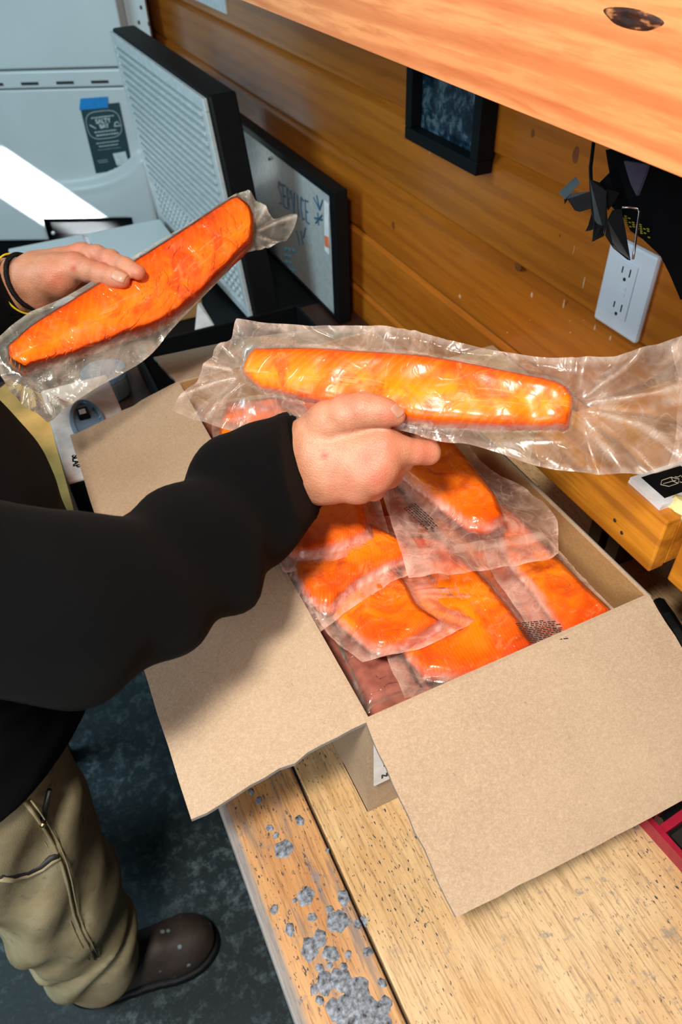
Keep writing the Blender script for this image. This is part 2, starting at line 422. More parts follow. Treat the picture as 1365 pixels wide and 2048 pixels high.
def canvas():
    m, nt, b = mat('tan_canvas'); g = N(nt); co = g.coord()
    n = g.noise(co, 14, 5, .6); f = g.noise(co, 700, 2)
    c = g.mix(g.ramp(n, [(.3, 0), (.7, 1)]), (.27, .21, .11), (.42, .36, .22))
    st = g.ramp(g.noise(co, 40, 3), [(.62, 0), (.7, .5)]); c = g.mix(st, c, (.13, .12, .09))
    g.set(b.inputs['Base Color'], c); b.inputs['Roughness'].default_value = .85; b.inputs['Specular IOR Level'].default_value = .15
    g.set(b.inputs['Normal'], g.bump(g.math('ADD', f, g.math('MULTIPLY', n, 1.5)), .3, .002))
    return m
M_canvas = canvas()
def boot():
    m, nt, b = mat('boot_leather'); g = N(nt); co = g.coord()
    n = g.noise(co, 22, 5, .7); c = g.mix(n, (.014, .009, .007), (.060, .040, .031))
    s = g.ramp(g.vor(co, 30), [(.10, 1), (.16, 0)]); c = g.mix(g.math('MULTIPLY', s, .8), c, (.22, .30, .33))
    g.set(b.inputs['Base Color'], c); b.inputs['Roughness'].default_value = .6; g.set(b.inputs['Normal'], g.bump(n, .4, .003)); return m
M_boot = boot()
def floorm():
    m, nt, b = mat('speckled_floor'); g = N(nt); co = g.coord()
    big = g.ramp(g.noise(co, 2.6, 3, .5), [(.38, .15), (.60, 1)]); sp = g.ramp(g.noise(co, 34, 9, .82), [(.50, 0), (.66, 1)])
    s2 = g.ramp(g.noise(co, 120, 3, .6), [(.56, 0), (.72, .6)])
    c = g.mix(g.math('MULTIPLY', sp, g.math('ADD', g.math('MULTIPLY', big, .9), .08)), (.002, .010, .014), (.15, .20, .215))
    c = g.mix(s2, c, (.012, .05, .065))
    g.set(b.inputs['Base Color'], c); b.inputs['Roughness'].default_value = .6; g.set(b.inputs['Normal'], g.bump(sp, .3, .002)); return m
M_floor = floorm()
M_white = plain('white_plastic', (.60, .68, .70), .32, coat=.1, nz=-.08, nsc=3)
M_ivory = plain('outlet_white', (.72, .74, .80), .38, nz=-.09, nsc=4)
M_black = plain('black_plastic', (.005, .006, .007), .5, spec=.15)
M_dkgrey = plain('dark_steel', (.03, .028, .028), .45, metal=.6)
M_slot = plain('slot_dark', (.02, .02, .02), .6)
M_steel = plain('wire_steel', (.42, .42, .43), .3, metal=1)
M_card = plain('dark_teal_card', (.008, .045, .055), .55)
M_cardprint = plain('card_white_print', (.55, .66, .66), .6)
M_tape = plain('blue_masking_tape', (.0, .23, .62), .6)
M_wb = plain('whiteboard_face', (.45, .47, .46), .22, coat=.2)
M_marker = plain('blue_marker', (.03, .09, .16), .6)
M_markcy = plain('cyan_marker', (.05, .28, .42), .6)
M_paper = plain('white_paper', (.75, .77, .78), .6)
M_yellowp = plain('yellow_paper', (.78, .66, .30), .7)
M_farwall = plain('far_wall_paint', (.20, .23, .25), .7)
M_red = plain('crimson_metal', (.30, .008, .03), .35, coat=.2)
M_glue = plain('dried_putty', (.15, .17, .20), .6, nz=.8, nsc=220)
M_ywood = plain('pale_yellow_board', (.80, .46, .13), .5, nz=.1, nsc=20)
M_lid = plain('blue_grey_plastic', (.16, .25, .36), .3, coat=.3)
M_photo = None
def photo():
    m, nt, b = mat('dark_photo_print'); g = N(nt); co = g.coord()
    c = g.ramp(g.noise(co, 38, 4, .7, .5), [(.38, (.006, .010, .016)), (.5, (.012, .035, .06)), (.62, (.10, .15, .16)), (.72, (.02, .05, .14)), (.85, (.16, .10, .05))])
    g.set(b.inputs['Base Color'], c); b.inputs['Roughness'].default_value = .18; return m
M_photo = photo()

# ------------------------------------------------------------------ room shell
tag(box('floor', (-2.6, -1.6, -.05), (.785, 4.3, 0), M_floor), kind='structure', label='dark teal speckled rubber floor')
wr = tag(box('wall_right', (.785, -.6, 0), (.87, 4.3, 2.6), M_dkwood), kind='structure', label='varnished horizontal pine plank wall')
PH = .153; z0 = 1.62-.55
for k in range(-7, 8):
    a = z0+PH*k; t = .0; b_ = .009
    # board with a wide rounded bevel on both long edges; lower lip recessed behind the next board
    prof = [(.785, a+.001), (.776, a+.001), (.7715, a+.0025), (.770, a+.005), (.770, a+PH-.0155), (.7715, a+PH-.0145), (.7842, a+PH-.0045), (.785, a+PH-.004)]
    V = [(x, y, z) for y in (-.6, 4.3) for x, z in prof]; n_ = len(prof)
    Fc = [(i, (i+1) % n_, n_+(i+1) % n_, n_+i) for i in range(n_)]+[tuple(range(n_))[::-1], tuple(range(n_, 2*n_))]
    obj('plank', V, Fc, M_wall, wr)
tag(box('wall_far', (-2.6, 4.3, 0), (.87, 4.38, 2.6), M_farwall), kind='structure', label='grey painted far wall')

# ------------------------------------------------------------------ workbench
BZ = .90
bn = empty('workbench', (.38, .7, 0), 'worn plywood workbench with fir front strip, under the open box', 'workbench')
box('front_strip', (.0086, -.5, BZ-.045), (.0925, 1.0, BZ-.001), M_strip, bn, bev=.003)['label'] = 'orange fir strip spattered with grey putty'
box('worktop', (.0955, -.5, BZ-.022), (.765, 1.0, BZ), M_ply, bn, bev=.0015)['label'] = 'blond plywood top with black nicks'
box('apron', (.03, -.45, BZ-.16), (.06, .96, BZ-.045), M_dkwood, bn)
for x in (.06, .70):
    for y in (-.42, .93): box('leg', (x, y, 0), (x+.05, y+.05, BZ-.046), M_dkwood, bn, bev=.003)
# putty drips on the strip
gl = []
rr = random.Random(3)
def blob(x, y, r, h):
    V, Fc = [(x, y, BZ-.001+h)], []; n = 18; ph = rr.random()*6
    for ring, (q, z) in enumerate(((.45, h*.9), (.8, h*.55), (1., -.0005))):
        for k in range(n):
            a = 2*math.pi*k/n; rad = r*q*(1+.13*math.sin(2*a+ph)+.10*math.sin(5*a+2*ph)+.12*(rr.random()-.5))
            V.append((x+rad*math.cos(a), y+rad*math.sin(a)*1.15, BZ-.001+z*(.7+.6*rr.random() if ring < 2 else 1)))
    for k in range(n):
        k2 = (k+1) % n; Fc.append((0, 1+k, 1+k2))
        for r_ in range(2): Fc.append((1+r_*n+k, 1+(r_+1)*n+k, 1+(r_+1)*n+k2, 1+r_*n+k2))
    return V, Fc
for px, py, r in [(568, 1697, 22), (612, 1792, 20), (687, 1795, 15), (625, 1834, 10), (676, 1842, 24), (735, 1840, 13), (715, 1847, 9), (620, 1897, 21), (640, 1877, 17), (662, 1907, 17), (580, 1858, 12), (697, 1908, 8), (736, 1903, 10), (640, 1935, 9), (650, 1965, 20), (683, 1960, 24), (720, 1985, 26), (700, 2010, 26), (735, 2025, 30), (672, 2020, 20), (765, 1965, 9), (770, 2010, 16), (600, 1640, 12), (540, 1655, 9), (552, 1670, 8), (518, 1600, 9), (503, 1583, 8), (660, 1818, 9), (549, 1818, 10), (760, 2040, 22), (690, 2040, 18), (820, 1838, 5), (630, 1978, 10), (640, 2000, 9), (590, 1800, 6), (655, 1700, 5), (660, 1930, 7), (688, 1932, 8)]:
    p = onZ(px, py, BZ); gl.append(blob(p[0], p[1], r*.42/1000*1.0, .0008+.00002*r))
v, f = join(gl); tag(obj('putty_drip', v, f, M_glue, bn, smooth=True), kind='stuff', label='grey dried putty drips')

# ------------------------------------------------------------------ cardboard box
bx0, bx1, by0, by1, bz0, bz1 = .143, .452, .295, .886, BZ+.001, 1.07
cb_ = empty('cardboard_box', (.2975, .59, BZ), 'open brown cardboard box full of vacuum packed salmon', 'box')
T = .004
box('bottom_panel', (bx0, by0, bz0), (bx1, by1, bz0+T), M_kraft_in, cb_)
def wallp(a, b, nin, bulge, mo, mi):
    """outer sheet with inner liner so that inside and outside are different papers"""
    nu, nv = 10, 6; V = []; n = np.array(nin, float)
    for s in (0, 1):
        for j in range(nv+1):
            for i in range(nu+1):
                u, v = i/nu, j/nv; p = (1-u)*np.array(a)+u*np.array(b); p[2] = bz0+(bz1-bz0)*v
                V.append(p-n*bulge*math.sin(math.pi*u)*math.sin(math.pi*v)+n*T*s)
    N_ = (nu+1)*(nv+1); Fc = []
    for j in range(nv):
        for i in range(nu):
            q = (j*(nu+1)+i, j*(nu+1)+i+1, (j+1)*(nu+1)+i+1, (j+1)*(nu+1)+i)
            Fc.append(q); Fc.append(tuple(N_+k for k in q[::-1]))
    for i in range(nu):
        Fc.append((i, i+1, N_+i+1, N_+i)); q = nv*(nu+1)+i; Fc.append((q, q+1, N_+q+1, N_+q))
    for j in range(nv):
        q = j*(nu+1); Fc.append((q, q+nu+1, N_+q+nu+1, N_+q)); q += nu; Fc.append((q, q+nu+1, N_+q+nu+1, N_+q))
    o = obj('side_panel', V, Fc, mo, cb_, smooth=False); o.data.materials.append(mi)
    for p in o.data.polygons:
        if np.dot(np.array(p.normal), n) > .7 or max(p.vertices) >= N_: p.material_index = 1 if all(k >= N_ for k in p.vertices) else 0
    return o
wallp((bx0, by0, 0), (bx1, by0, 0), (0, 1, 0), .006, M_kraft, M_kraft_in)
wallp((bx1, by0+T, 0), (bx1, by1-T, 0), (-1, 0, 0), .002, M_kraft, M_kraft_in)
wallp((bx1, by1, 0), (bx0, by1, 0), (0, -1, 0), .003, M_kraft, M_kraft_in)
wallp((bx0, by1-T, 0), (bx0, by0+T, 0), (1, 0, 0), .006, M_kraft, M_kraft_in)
def flap(c, n, warp, seed, rad=0):
    v, f = slab(c, T, n, 16, 12, warp, seed, .006); o = obj('flap', v, f, M_kraft, cb_); o.data.materials.append(M_kraft_edge)
    for i, p in enumerate(o.data.polygons):
        if i >= 16*12*2: p.material_index = 1
    return o
def P3(px, py, z): return onZ(px, py, z)
flap([(bx0, by0, bz1), (bx0, by1, bz1), (-.014, .892, 1.028), (-.0165, .300, 1.029)], (0, 0, 1), .006, 1)
flap([(bx1, by0, bz1), (bx0, by0, bz1), (.148, .151, .996), (.458, .143, .992)], (0, -.5, 1), .006, 2)
flap([(bx0, by1, bz1), (bx1, by1, bz1), (bx1+.002, 1.022, 1.008), (bx0-.003, 1.030, 1.035)], (0, 0, 1), .006, 3)
flap([(bx1+.003, by1, bz1-.002), (bx1+.003, by0, bz1-.002), (bx1+.012, by0, bz1-.150), (bx1+.012, by1, bz1-.150)], (1, 0, .1), .001, 4)
# crease lines
lb = box('shipping_label', (.1475, by0-.0062, .963), (.255, by0-.0050, 1.052), M_paper, cb_)
lb['label'] = 'white printed shipping label'
lb.location = (0, 0, 0)
bars = []
x = .157
for wd in [1, 2, 1, 3, 1, 1, 2, 1, 3, 2, 1, 1, 2, 3, 1, 2, 1, 1, 3, 1, 2]:
    bars.append(boxvf((x, by0-.0066, .993), (x+.0011*wd, by0-.00625, 1.020))); x += .0011*wd+.0016
v, f = join(bars); obj('barcode', v, f, M_print, lb)
def text(name, body, size, mtx, m, parent, ext=.0002, bold=0.):
    cu_ = bpy.data.curves.new(name, 'FONT'); cu_.body = body; cu_.size = size; cu_.extrude = ext; cu_.offset = bold
    cu_.align_x = 'CENTER'; cu_.align_y = 'CENTER'
    tmp = bpy.data.objects.new(name, cu_); COL.objects.link(tmp)
    dg = bpy.context.evaluated_depsgraph_get(); me = bpy.data.meshes.new_from_object(tmp.evaluated_get(dg))
    bpy.data.objects.remove(tmp)
    me.transform(mtx); me.materials.clear(); me.materials.append(m)
    o = bpy.data.objects.new(name, me); COL.objects.link(o); o.parent = parent
    t = Vector((0, 0, 0)); pl = parent
    while pl is not None: t += pl.location; pl = pl.parent
    me.transform(Matrix.Translation(-t)); return o
def frame(O, ex, ey):
    ex = nrm(ex); ey = nrm(np.asarray(ey)-np.dot(ey, ex)*ex); ez = np.cross(ex, ey); m = Matrix.Identity(4)
    for i in range(3): m[i][0], m[i][1], m[i][2], m[i][3] = ex[i], ey[i], ez[i], O[i]
    return m
text('lettering', 'NET', .0088, frame((.1630, by0-.0064, .9745), (1, 0, 0), (0, 0, 1)), M_print, lb, bold=.0004)

# ------------------------------------------------------------------ vacuum packs
def catmull(P, n):
    P = np.asarray(P, float)
    if len(P) == 2: return P[0]+(P[1]-P[0])*np.linspace(0, 1, n)[:, None]
    Q = np.vstack([2*P[0]-P[1], P, 2*P[-1]-P[-2]]); out = []
    for i in range(1, len(Q)-2):
        for t in np.linspace(0, 1, 12, endpoint=False):
            a, b, c, d = Q[i-1:i+3]
            out.append(.5*((2*b)+(c-a)*t+(2*a-5*b+4*c-d)*t*t+(3*b-a-3*c+d)*t**3))
    out.append(P[-1]); out = np.array(out)
    L = np.r_[0, np.cumsum(np.linalg.norm(np.diff(out, axis=0), axis=1))]; s = np.linspace(0, L[-1], n)
    return np.stack([np.interp(s, L, out[:, k]) for k in range(out.shape[1])], 1)
def coons(top, right, bottom, left, nu, nv):
    """top: TL->TR, right: TR->BR, bottom: BL->BR, left: TL->BL"""
    t, b = catmull(top, nu), catmull(bottom, nu); l, r = catmull(left, nv), catmull(right, nv)
    u = np.linspace(0, 1, nu)[None, :, None]; v = np.linspace(0, 1, nv)[:, None, None]
    return ((1-v)*t[None]+v*b[None]+(1-u)*l[:, None]+u*r[:, None]
            - ((1-u)*(1-v)*t[0]+u*(1-v)*t[-1]+(1-u)*v*b[0]+u*v*b[-1]))
def sdpoly(P, poly):
    """signed distance (negative inside) of (N,2) points"""
    d = np.full(len(P), 1e9); ins = np.zeros(len(P), bool); n = len(poly)
    for i in range(n):
        a, b = poly[i], poly[(i+1) % n]; e = b-a; w_ = P-a
        t = np.clip((w_@e)/(e@e+1e-14), 0, 1); d = np.minimum(d, np.linalg.norm(w_-t[:, None]*e, axis=1))
        c = ((a[1] <= P[:, 1]) != (b[1] <= P[:, 1]))
        xi = a[0]+(P[:, 1]-a[1])*(b[0]-a[0])/(b[1]-a[1]+1e-14); ins ^= c & (P[:, 0] < xi)
    return np.where(ins, -d, d)
def gridfaces(nu, nv, off=0, flip=False):
    Fc = []
    for j in range(nv-1):
        for i in range(nu-1):
            a = off+j*nu+i; q = (a, a+1, a+nu+1, a+nu); Fc.append(q[::-1] if flip else q)
    return Fc
def split4(e):  # dict of edge px lists
    return e['t'], e['r'], e['b'], e['l']
def pack(label, fil, bag, O, n, thick=.02, film=M_film, seed=1, group='vacuum packed salmon in the box', two=False, wr=.004, halo=.8, hz=.15, fm=M_salmon, res=.0024, seal=None, base=0., bend=None, name='salmon_pack', fans=()):
    O = np.asarray(O, float); n = nrm(n); ref = np.array([1., 0, 0]); e1 = nrm(ref-ref.dot(n)*n); e2 = np.cross(n, e1)
    root = empty(name, tuple(O), label, 'fish pack', group)
    def loc(px): 
        out = []
        for p in px: q = onP(p[0], p[1], O, n)-O; out.append((q@e1, q@e2))
        return np.array(out)
    def world(ab, h):
        off = h if bend is None else h+bend(ab[:, 0], ab[:, 1])
        return O+ab[:, :1]*e1+ab[:, 1:]*e2+off[:, None]*n
    ft, fr, fb, fl = [loc(x) for x in split4(fil)]
    Lu = np.linalg.norm(np.diff(ft, axis=0), axis=1).sum(); Lv = np.linalg.norm(np.diff(fl, axis=0), axis=1).sum()
    nu, nv = max(12, int(Lu/res)), max(12, int(Lv/res))
    G = coons(ft, fr, fb, fl, nu, nv)
    bp = np.vstack([catmull(ft, 30), catmull(fr, 14)[1:], catmull(fb, 30)[::-1][1:], catmull(fl, 14)[::-1][1:-1]])
    # densify near the rim
    P = G.reshape(-1, 2)
    def H(P, d):
        q = np.clip(-d/.011, 0, 1); dome = .42+.58*np.sqrt(np.clip(1-(1-q)**2, 0, 1))
        P3_ = np.c_[P, np.full(len(P), seed*3.3)]
        return dome*(thick+.0022*vnoise(P3_, 28, seed)+.0012*vnoise(P3_, 70, seed+1))
    d = np.minimum(sdpoly(P, bp), 0); rim = np.zeros((nv, nu), bool); rim[0] = rim[-1] = True; rim[:, 0] = rim[:, -1] = True
    d[rim.ravel()] = 0
    h = H(P, d); top = world(P, base+h+.001); bot = world(P, base-.2*h*np.clip(-d/.006, 0, 1)-.0003)
    uu, vv = np.meshgrid(np.linspace(0, 1, nu), np.linspace(0, 1, nv)); uv = np.c_[uu.ravel(), vv.ravel()]
    k = nu*nv; flip = np.cross(G[0, 1]-G[0, 0], G[1, 0]-G[0, 0]) < 0
    Fc = gridfaces(nu, nv, 0, flip)+gridfaces(nu, nv, k, not flip)
    bi = [i for i in range(nu)]+[j*nu+nu-1 for j in range(1, nv)]+[(nv-1)*nu+i for i in range(nu-2, -1, -1)]+[j*nu for j in range(nv-2, 0, -1)]
    for a in range(len(bi)):
        q = (bi[a], bi[(a+1) % len(bi)], k+bi[(a+1) % len(bi)], k+bi[a]); Fc.append(q if flip else q[::-1])
    obj('fillet', np.vstack([top, bot]), Fc, fm, root, smooth=True, uv=np.vstack([uv, uv]))
    # film
    bt, br, bb, bl = [loc(x) for x in split4(bag)]
    Lu = np.linalg.norm(np.diff(bt, axis=0), axis=1).sum(); Lv = np.linalg.norm(np.diff(bl, axis=0), axis=1).sum()
    nu, nv = max(16, int(Lu/res)), max(16, int(Lv/res)); G = coons(bt, br, bb, bl, nu, nv); P = G.reshape(-1, 2)
    d = sdpoly(P, bp); do = np.clip(d, 0, None)
    P3_ = np.c_[P, np.full(len(P), seed*1.7)]
    cen = bp.mean(0); ang = np.arctan2(P[:, 1]-cen[1], P[:, 0]-cen[0])
    # creases radiate away from the nearest fillet edge
    gpar = vnoise(np.c_[np.cos(ang)*6, np.sin(ang)*6, do*12], 2.4, seed+5)
    ridg = 1-np.abs(vnoise(P3_, 16, seed+2))*2; ridg2 = 1-np.abs(vnoise(P3_, 36, seed+3))*2
    outw = 1-np.exp(-do/.012)
    hh = H(P, d)+np.where(d > 0, thick*.0, 0)
    hs = (thick*.42+.0015)*np.exp(-do/.0075)
    ho = outw*(wr*ridg+wr*.45*ridg2+wr*.5*gpar)+hs
    fanh = np.zeros(len(P)); fhz = np.zeros(len(P))
    for (fx, fy, dx, dy) in fans:
        c0_, c1_ = loc([(fx, fy), (fx+dx, fy+dy)]); ax_ = nrm(c1_-c0_); q = P-c0_; r_ = np.linalg.norm(q, axis=1)+1e-6
        x_ = q@ax_; y_ = q@np.array([-ax_[1], ax_[0]]); an = np.arctan2(y_, x_); wgt = np.clip(x_/.02, 0, 1)*np.clip(r_/.05, 0, 1)
        s_ = np.sin(an*11+1.6*vnoise(np.c_[an*2, r_*9, r_*0], 1.5, seed+9)); s_ = np.sign(s_)*np.abs(s_)**1.5
        fanh += wgt*s_*.0065; fhz += np.clip(x_/.02, 0, 1)*.45*np.clip(s_-.72, 0, 1)/.28*np.exp(-r_/.2)
    ho = ho*np.where(fanh != 0, .55, 1)+fanh*outw
    hT = base+np.where(d > 0, ho+.001, hh+.0022)
    ei = np.minimum(np.minimum(*np.meshgrid(np.minimum(np.arange(nu), nu-1-np.arange(nu)), np.minimum(np.arange(nv), nv-1-np.arange(nv)))).ravel()/3., 1)
    haz = np.where(d > 0, hz*(1-.5*np.exp(-do/.01))+halo*(.55+.45*np.clip(gpar, -1, 1))*np.exp(-((d-.001)/.0017)**2)+.38*np.clip(ridg-.55, 0, 1)*outw+.12*np.clip(gpar, 0, 1)*np.exp(-do/.02),
                   halo*.6*np.exp(-(d/.0016)**2))
    haz = haz+.35*(1-ei)+fhz*outw
    top = world(P, hT); flip = np.cross(G[0, 1]-G[0, 0], G[1, 0]-G[0, 0]) < 0
    V = top; Fc = gridfaces(nu, nv, 0, flip); A = haz
    if two:
        hb = base+np.where(d > 0, hT-base-.003*ei-.0004, -.25*hh-.002*1)
        V = np.vstack([top, world(P, hb)]); Fc = Fc+gridfaces(nu, nv, nu*nv, not flip); A = np.r_[haz, haz*.6]
    obj('plastic_bag', V, Fc, film, root, smooth=True, attr={'haze': A})
    if seal:
        (u0, u1, v0, v1) = seal
        j0, j1, i0, i1 = int(v0*(nv-1)), int(v1*(nv-1)), int(u0*(nu-1)), int(u1*(nu-1))
        j1 = max(j1, j0+2); i1 = max(i1, i0+2); V = top.reshape(nv, nu, 3)[j0:j1+1, i0:i1+1].reshape(-1, 3)+n*.0008
        obj('seal_strip', V, gridfaces(i1-i0+1, j1-j0+1, 0, flip), M_seal, root, smooth=True, attr={'haze': np.full(len(V), .3)})
    return root, O, n, e1, e2
def E4(t, r, b, l): return dict(t=t, r=r, b=b, l=l)
ZP = 1.62-.565
up = (0, 0, 1)
packs = []
# lower layers: whole fillets seen through the films
for k, (xa, lab, sd_) in enumerate(((.150, 'left', 61), (.250, 'middle', 62), (.348, 'right', 63))):
    z_ = ZP-.056
    def pq(x, y): 
        c = RM.T@(A([x, y, z_])-CAM); return (CX+F*c[0]/c[2], CY+F*c[1]/c[2])
    pack('salmon fillet of the bottom layer, %s row, glimpsed between the upper bags' % lab,
         E4([pq(xa+.008, .86), pq(xa+.09, .86)], [pq(xa+.09, .86), pq(xa+.092, .6), pq(xa+.085, .315)], [pq(xa+.012, .315), pq(xa+.085, .315)], [pq(xa+.008, .86), pq(xa+.005, .6), pq(xa+.012, .315)]),
         E4([pq(xa, .875), pq(xa+.097, .875)], [pq(xa+.097, .875), pq(xa+.097, .6), pq(xa+.097, .303)], [pq(xa, .303), pq(xa+.097, .303)], [pq(xa, .875), pq(xa, .6), pq(xa, .303)]),
         (.3, .4, z_), up, .018, seed=sd_, hz=.1, wr=.003, res=.004, fm=M_skin_fish if k == 0 else M_salmon)
pack('dark pinkish fillet skin side in the near corner of the box, under crumpled film',
     E4([(640, 1180), (740, 1180)], [(740, 1180), (800, 1300), (850, 1390)], [(735, 1425), (800, 1402), (850, 1390)], [(640, 1180), (680, 1300), (735, 1425)]),
     E4([(620, 1160), (860, 1150)], [(860, 1150), (880, 1270), (925, 1385)], [(728, 1436), (790, 1412), (925, 1385)], [(620, 1160), (650, 1290), (728, 1436)]),
     (.3, .4, ZP-.045), up, .014, seed=21, hz=.22, fm=M_skin_fish, wr=.010, film=M_film_clear, base=-.002)
pack('widest salmon fillet at the near end of the box, left of the printed bag',
     E4([(770, 1085), (885, 1095)], [(885, 1095), (960, 1165), (1025, 1235), (1074, 1305)], [(848, 1362), (930, 1367), (1010, 1340), (1074, 1305)], [(770, 1085), (800, 1180), (800, 1290), (848, 1362)]),
     E4([(750, 1070), (960, 1060)], [(960, 1060), (1060, 1150), (1115, 1220), (1135, 1285)], [(810, 1400), (930, 1385), (1040, 1340), (1135, 1285)], [(750, 1070), (770, 1180), (770, 1300), (810, 1400)]),
     (.3, .4, ZP-.022), up, .016, seed=22, hz=.22, wr=.003)
pack('bright salmon fillet along the right wall of the box with grey skin edge',
     E4([(985, 1010), (1050, 1060)], [(1050, 1060), (1110, 1125), (1165, 1183), (1222, 1240)], [(1128, 1288), (1185, 1266), (1222, 1240)], [(985, 1010), (1010, 1120), (1070, 1195), (1128, 1288)]),
     E4([(950, 1000), (1075, 1060)], [(1075, 1060), (1130, 1120), (1180, 1175), (1238, 1236)], [(1085, 1312), (1160, 1282), (1238, 1236)], [(950, 1000), (975, 1130), (1040, 1230), (1085, 1312)]),
     (.3, .4, ZP-.018), up, .016, seed=23, hz=.30, wr=.003)
pack('short salmon fillet in the middle of the box, bag corner fanned over its neighbours',
     E4([(665, 1110), (770, 1120)], [(770, 1120), (815, 1185), (838, 1228), (886, 1263)], [(735, 1303), (768, 1313), (830, 1292), (886, 1263)], [(665, 1110), (640, 1190), (668, 1242), (735, 1303)]),
     E4([(650, 1090), (850, 1130)], [(850, 1130), (935, 1178), (976, 1222)], [(725, 1330), (765, 1322), (850, 1300), (925, 1262), (976, 1222)], [(650, 1090), (622, 1195), (655, 1268), (725, 1330)]),
     (.3, .4, ZP-.006), up, .017, seed=24, hz=.30, wr=.004, seal=(.85, .88, .05, .95))
pack('small salmon piece with white fat border, left side of the box',
     E4([(610, 1050), (735, 1060)], [(735, 1060), (812, 1100), (818, 1128)], [(605, 1195), (655, 1232), (705, 1190), (760, 1155), (818, 1128)], [(610, 1050), (585, 1130), (605, 1195)]),
     E4([(590, 1030), (790, 1040)], [(790, 1040), (835, 1095), (848, 1135)], [(605, 1245), (633, 1270), (735, 1200), (848, 1135)], [(590, 1030), (560, 1140), (605, 1245)]),
     (.3, .4, ZP+.008), up, .016, seed=25, hz=.30, wr=.004)
pack('salmon fillet half shaded by the sleeve, at the left wall of the box',
     E4([(575, 950), (715, 965)], [(715, 965), (732, 1030), (739, 1082)], [(568, 1112), (610, 1126), (680, 1108), (739, 1082)], [(575, 950), (548, 1030), (568, 1112)]),
     E4([(560, 930), (745, 950)], [(745, 950), (765, 1020), (787, 1092)], [(560, 1130), (582, 1146), (700, 1118), (787, 1092)], [(560, 930), (530, 1030), (560, 1130)]),
     (.3, .4, ZP+.020), up, .017, seed=26, hz=.26, wr=.004)
pack('salmon pack at the far left of the box behind the black cuff',
     E4([(455, 820), (560, 810)], [(560, 810), (620, 880), (660, 950)], [(500, 965), (580, 965), (660, 950)], [(455, 820), (440, 880), (500, 965)]),
     E4([(445, 800), (590, 790)], [(590, 790), (650, 870), (700, 960)], [(480, 980), (590, 985), (700, 960)], [(445, 800), (425, 870), (480, 980)]),
     (.3, .4, ZP-.02), up, .016, seed=28, hz=.2)
pa = pack('salmon fillet topmost in the box, shaded by the right hand, wide clear bag end',
     E4([(745, 850), (865, 855)], [(865, 855), (930, 930), (984, 1000), (1007, 1050)], [(938, 1064), (975, 1068), (1007, 1050)], [(745, 850), (790, 945), (880, 1020), (938, 1064)]),
     E4([(700, 830), (890, 830)], [(890, 830), (965, 930), (1050, 985), (1110, 1040), (1116, 1115)], [(818, 1160), (900, 1157), (990, 1145), (1090, 1128), (1116, 1115)], [(700, 830), (750, 950), (785, 1060), (818, 1160)]),
     (.3, .4, ZP+.030), up, .017, seed=27, hz=.26, wr=.005, seal=(.05, .95, .86, .90))

# print blocks on films (rows of tiny dashes, lettering too small to read)
def printblock(parent, O, ex, ey, w_, h_, rows, m, seed, sz=.0011):
    r = random.Random(seed); ex = nrm(ex); ey = nrm(ey); L = []; nz = np.cross(ex, ey)
    for k in range(rows):
        y = h_*(k+.5)/rows; x = 0
        while x < w_*(1 if k % 4 else .7):
            l = r.uniform(.0012, .005)
            p = np.array(O)+ex*x+ey*y; c = [p, p+ex*l, p+ex*l+ey*sz, p+ey*sz]
            L.append(([q for q in c]+[q+nz*.0002 for q in c], [(0, 1, 2, 3), (7, 6, 5, 4), (0, 4, 5, 1), (1, 5, 6, 2), (2, 6, 7, 3), (3, 7, 4, 0)])); x += l+.0012
    v, f = join(L); o = obj('ink_print', v, f, m, parent); o['label'] = 'block of tiny dark printed lines'; o['kind'] = 'stuff'; return o
root22 = [o for o in bpy.data.objects if o.get('label', '').startswith('bright salmon fillet')][0]
a_, b_, c_ = onZ(1030, 1245, ZP+.014), onZ(1075, 1240, ZP+.014), onZ(1072, 1302, ZP+.014)
printblock(root22, a_, b_-a_+.0, c_-a_, .036, .026, 12, M_print, 2)
ra = pa[0]; a_, b_, c_ = onZ(832, 1005, ZP+.046), onZ(900, 1065, ZP+.046), onZ(800, 1020, ZP+.046)
printblock(ra, a_, b_-a_, c_-a_, .040, .016, 6, M_print, 5)

# held packs
H1 = W(820, 780, .665); e = nrm(W(1150, 830, .632)-W(480, 740, .70)); n1 = nrm(-ray(820, 780)); n1 = nrm(n1*.9+np.array([0, 0, .35])); n1 = nrm(n1-n1.dot(e)*e)
_e1 = nrm(np.array([1., 0, 0])-n1[0]*n1); _e2 = np.cross(n1, _e1)
p1 = pack('long salmon fillet held up in the right hand above the box, clear bag flaring right',
     E4([(515, 703), (600, 701), (700, 706), (800, 712), (900, 724), (1000, 744), (1095, 764), (1130, 778)], [(1130, 778), (1145, 803), (1141, 835), (1136, 860)],
        [(527, 783), (600, 800), (700, 822), (800, 845), (900, 856), (1000, 860), (1136, 860)], [(515, 703), (499, 722), (493, 752), (527, 783)]),
     E4([(475, 640), (560, 653), (650, 656), (740, 655), (830, 666), (920, 690), (1010, 706), (1100, 716), (1200, 716), (1290, 700), (1365, 670), (1420, 655)], [(1420, 655), (1440, 800), (1425, 920)],
        [(350, 825), (420, 850), (490, 866), (560, 864), (700, 872), (800, 864), (880, 886), (940, 890), (1000, 906), (1080, 935), (1150, 946), (1280, 949), (1365, 932), (1425, 920)], [(475, 640), (462, 680), (430, 703), (412, 738), (385, 772), (350, 825)]),
     H1, n1, .015, film=M_film_held, seed=31, group='salmon packs held in the hands', two=True, wr=.006, hz=.17, halo=.8, seal=(.93, .96, .02, .98), fans=((1150, 812, 100, -5), (500, 745, -100, 30)))
H2 = W(260, 600, .90); e = nrm(W(480, 440, .97)-W(60, 720, .83)); n2 = nrm(nrm(-ray(260, 600))*.9+np.array([0, 0, .3])); n2 = nrm(n2-n2.dot(e)*e)
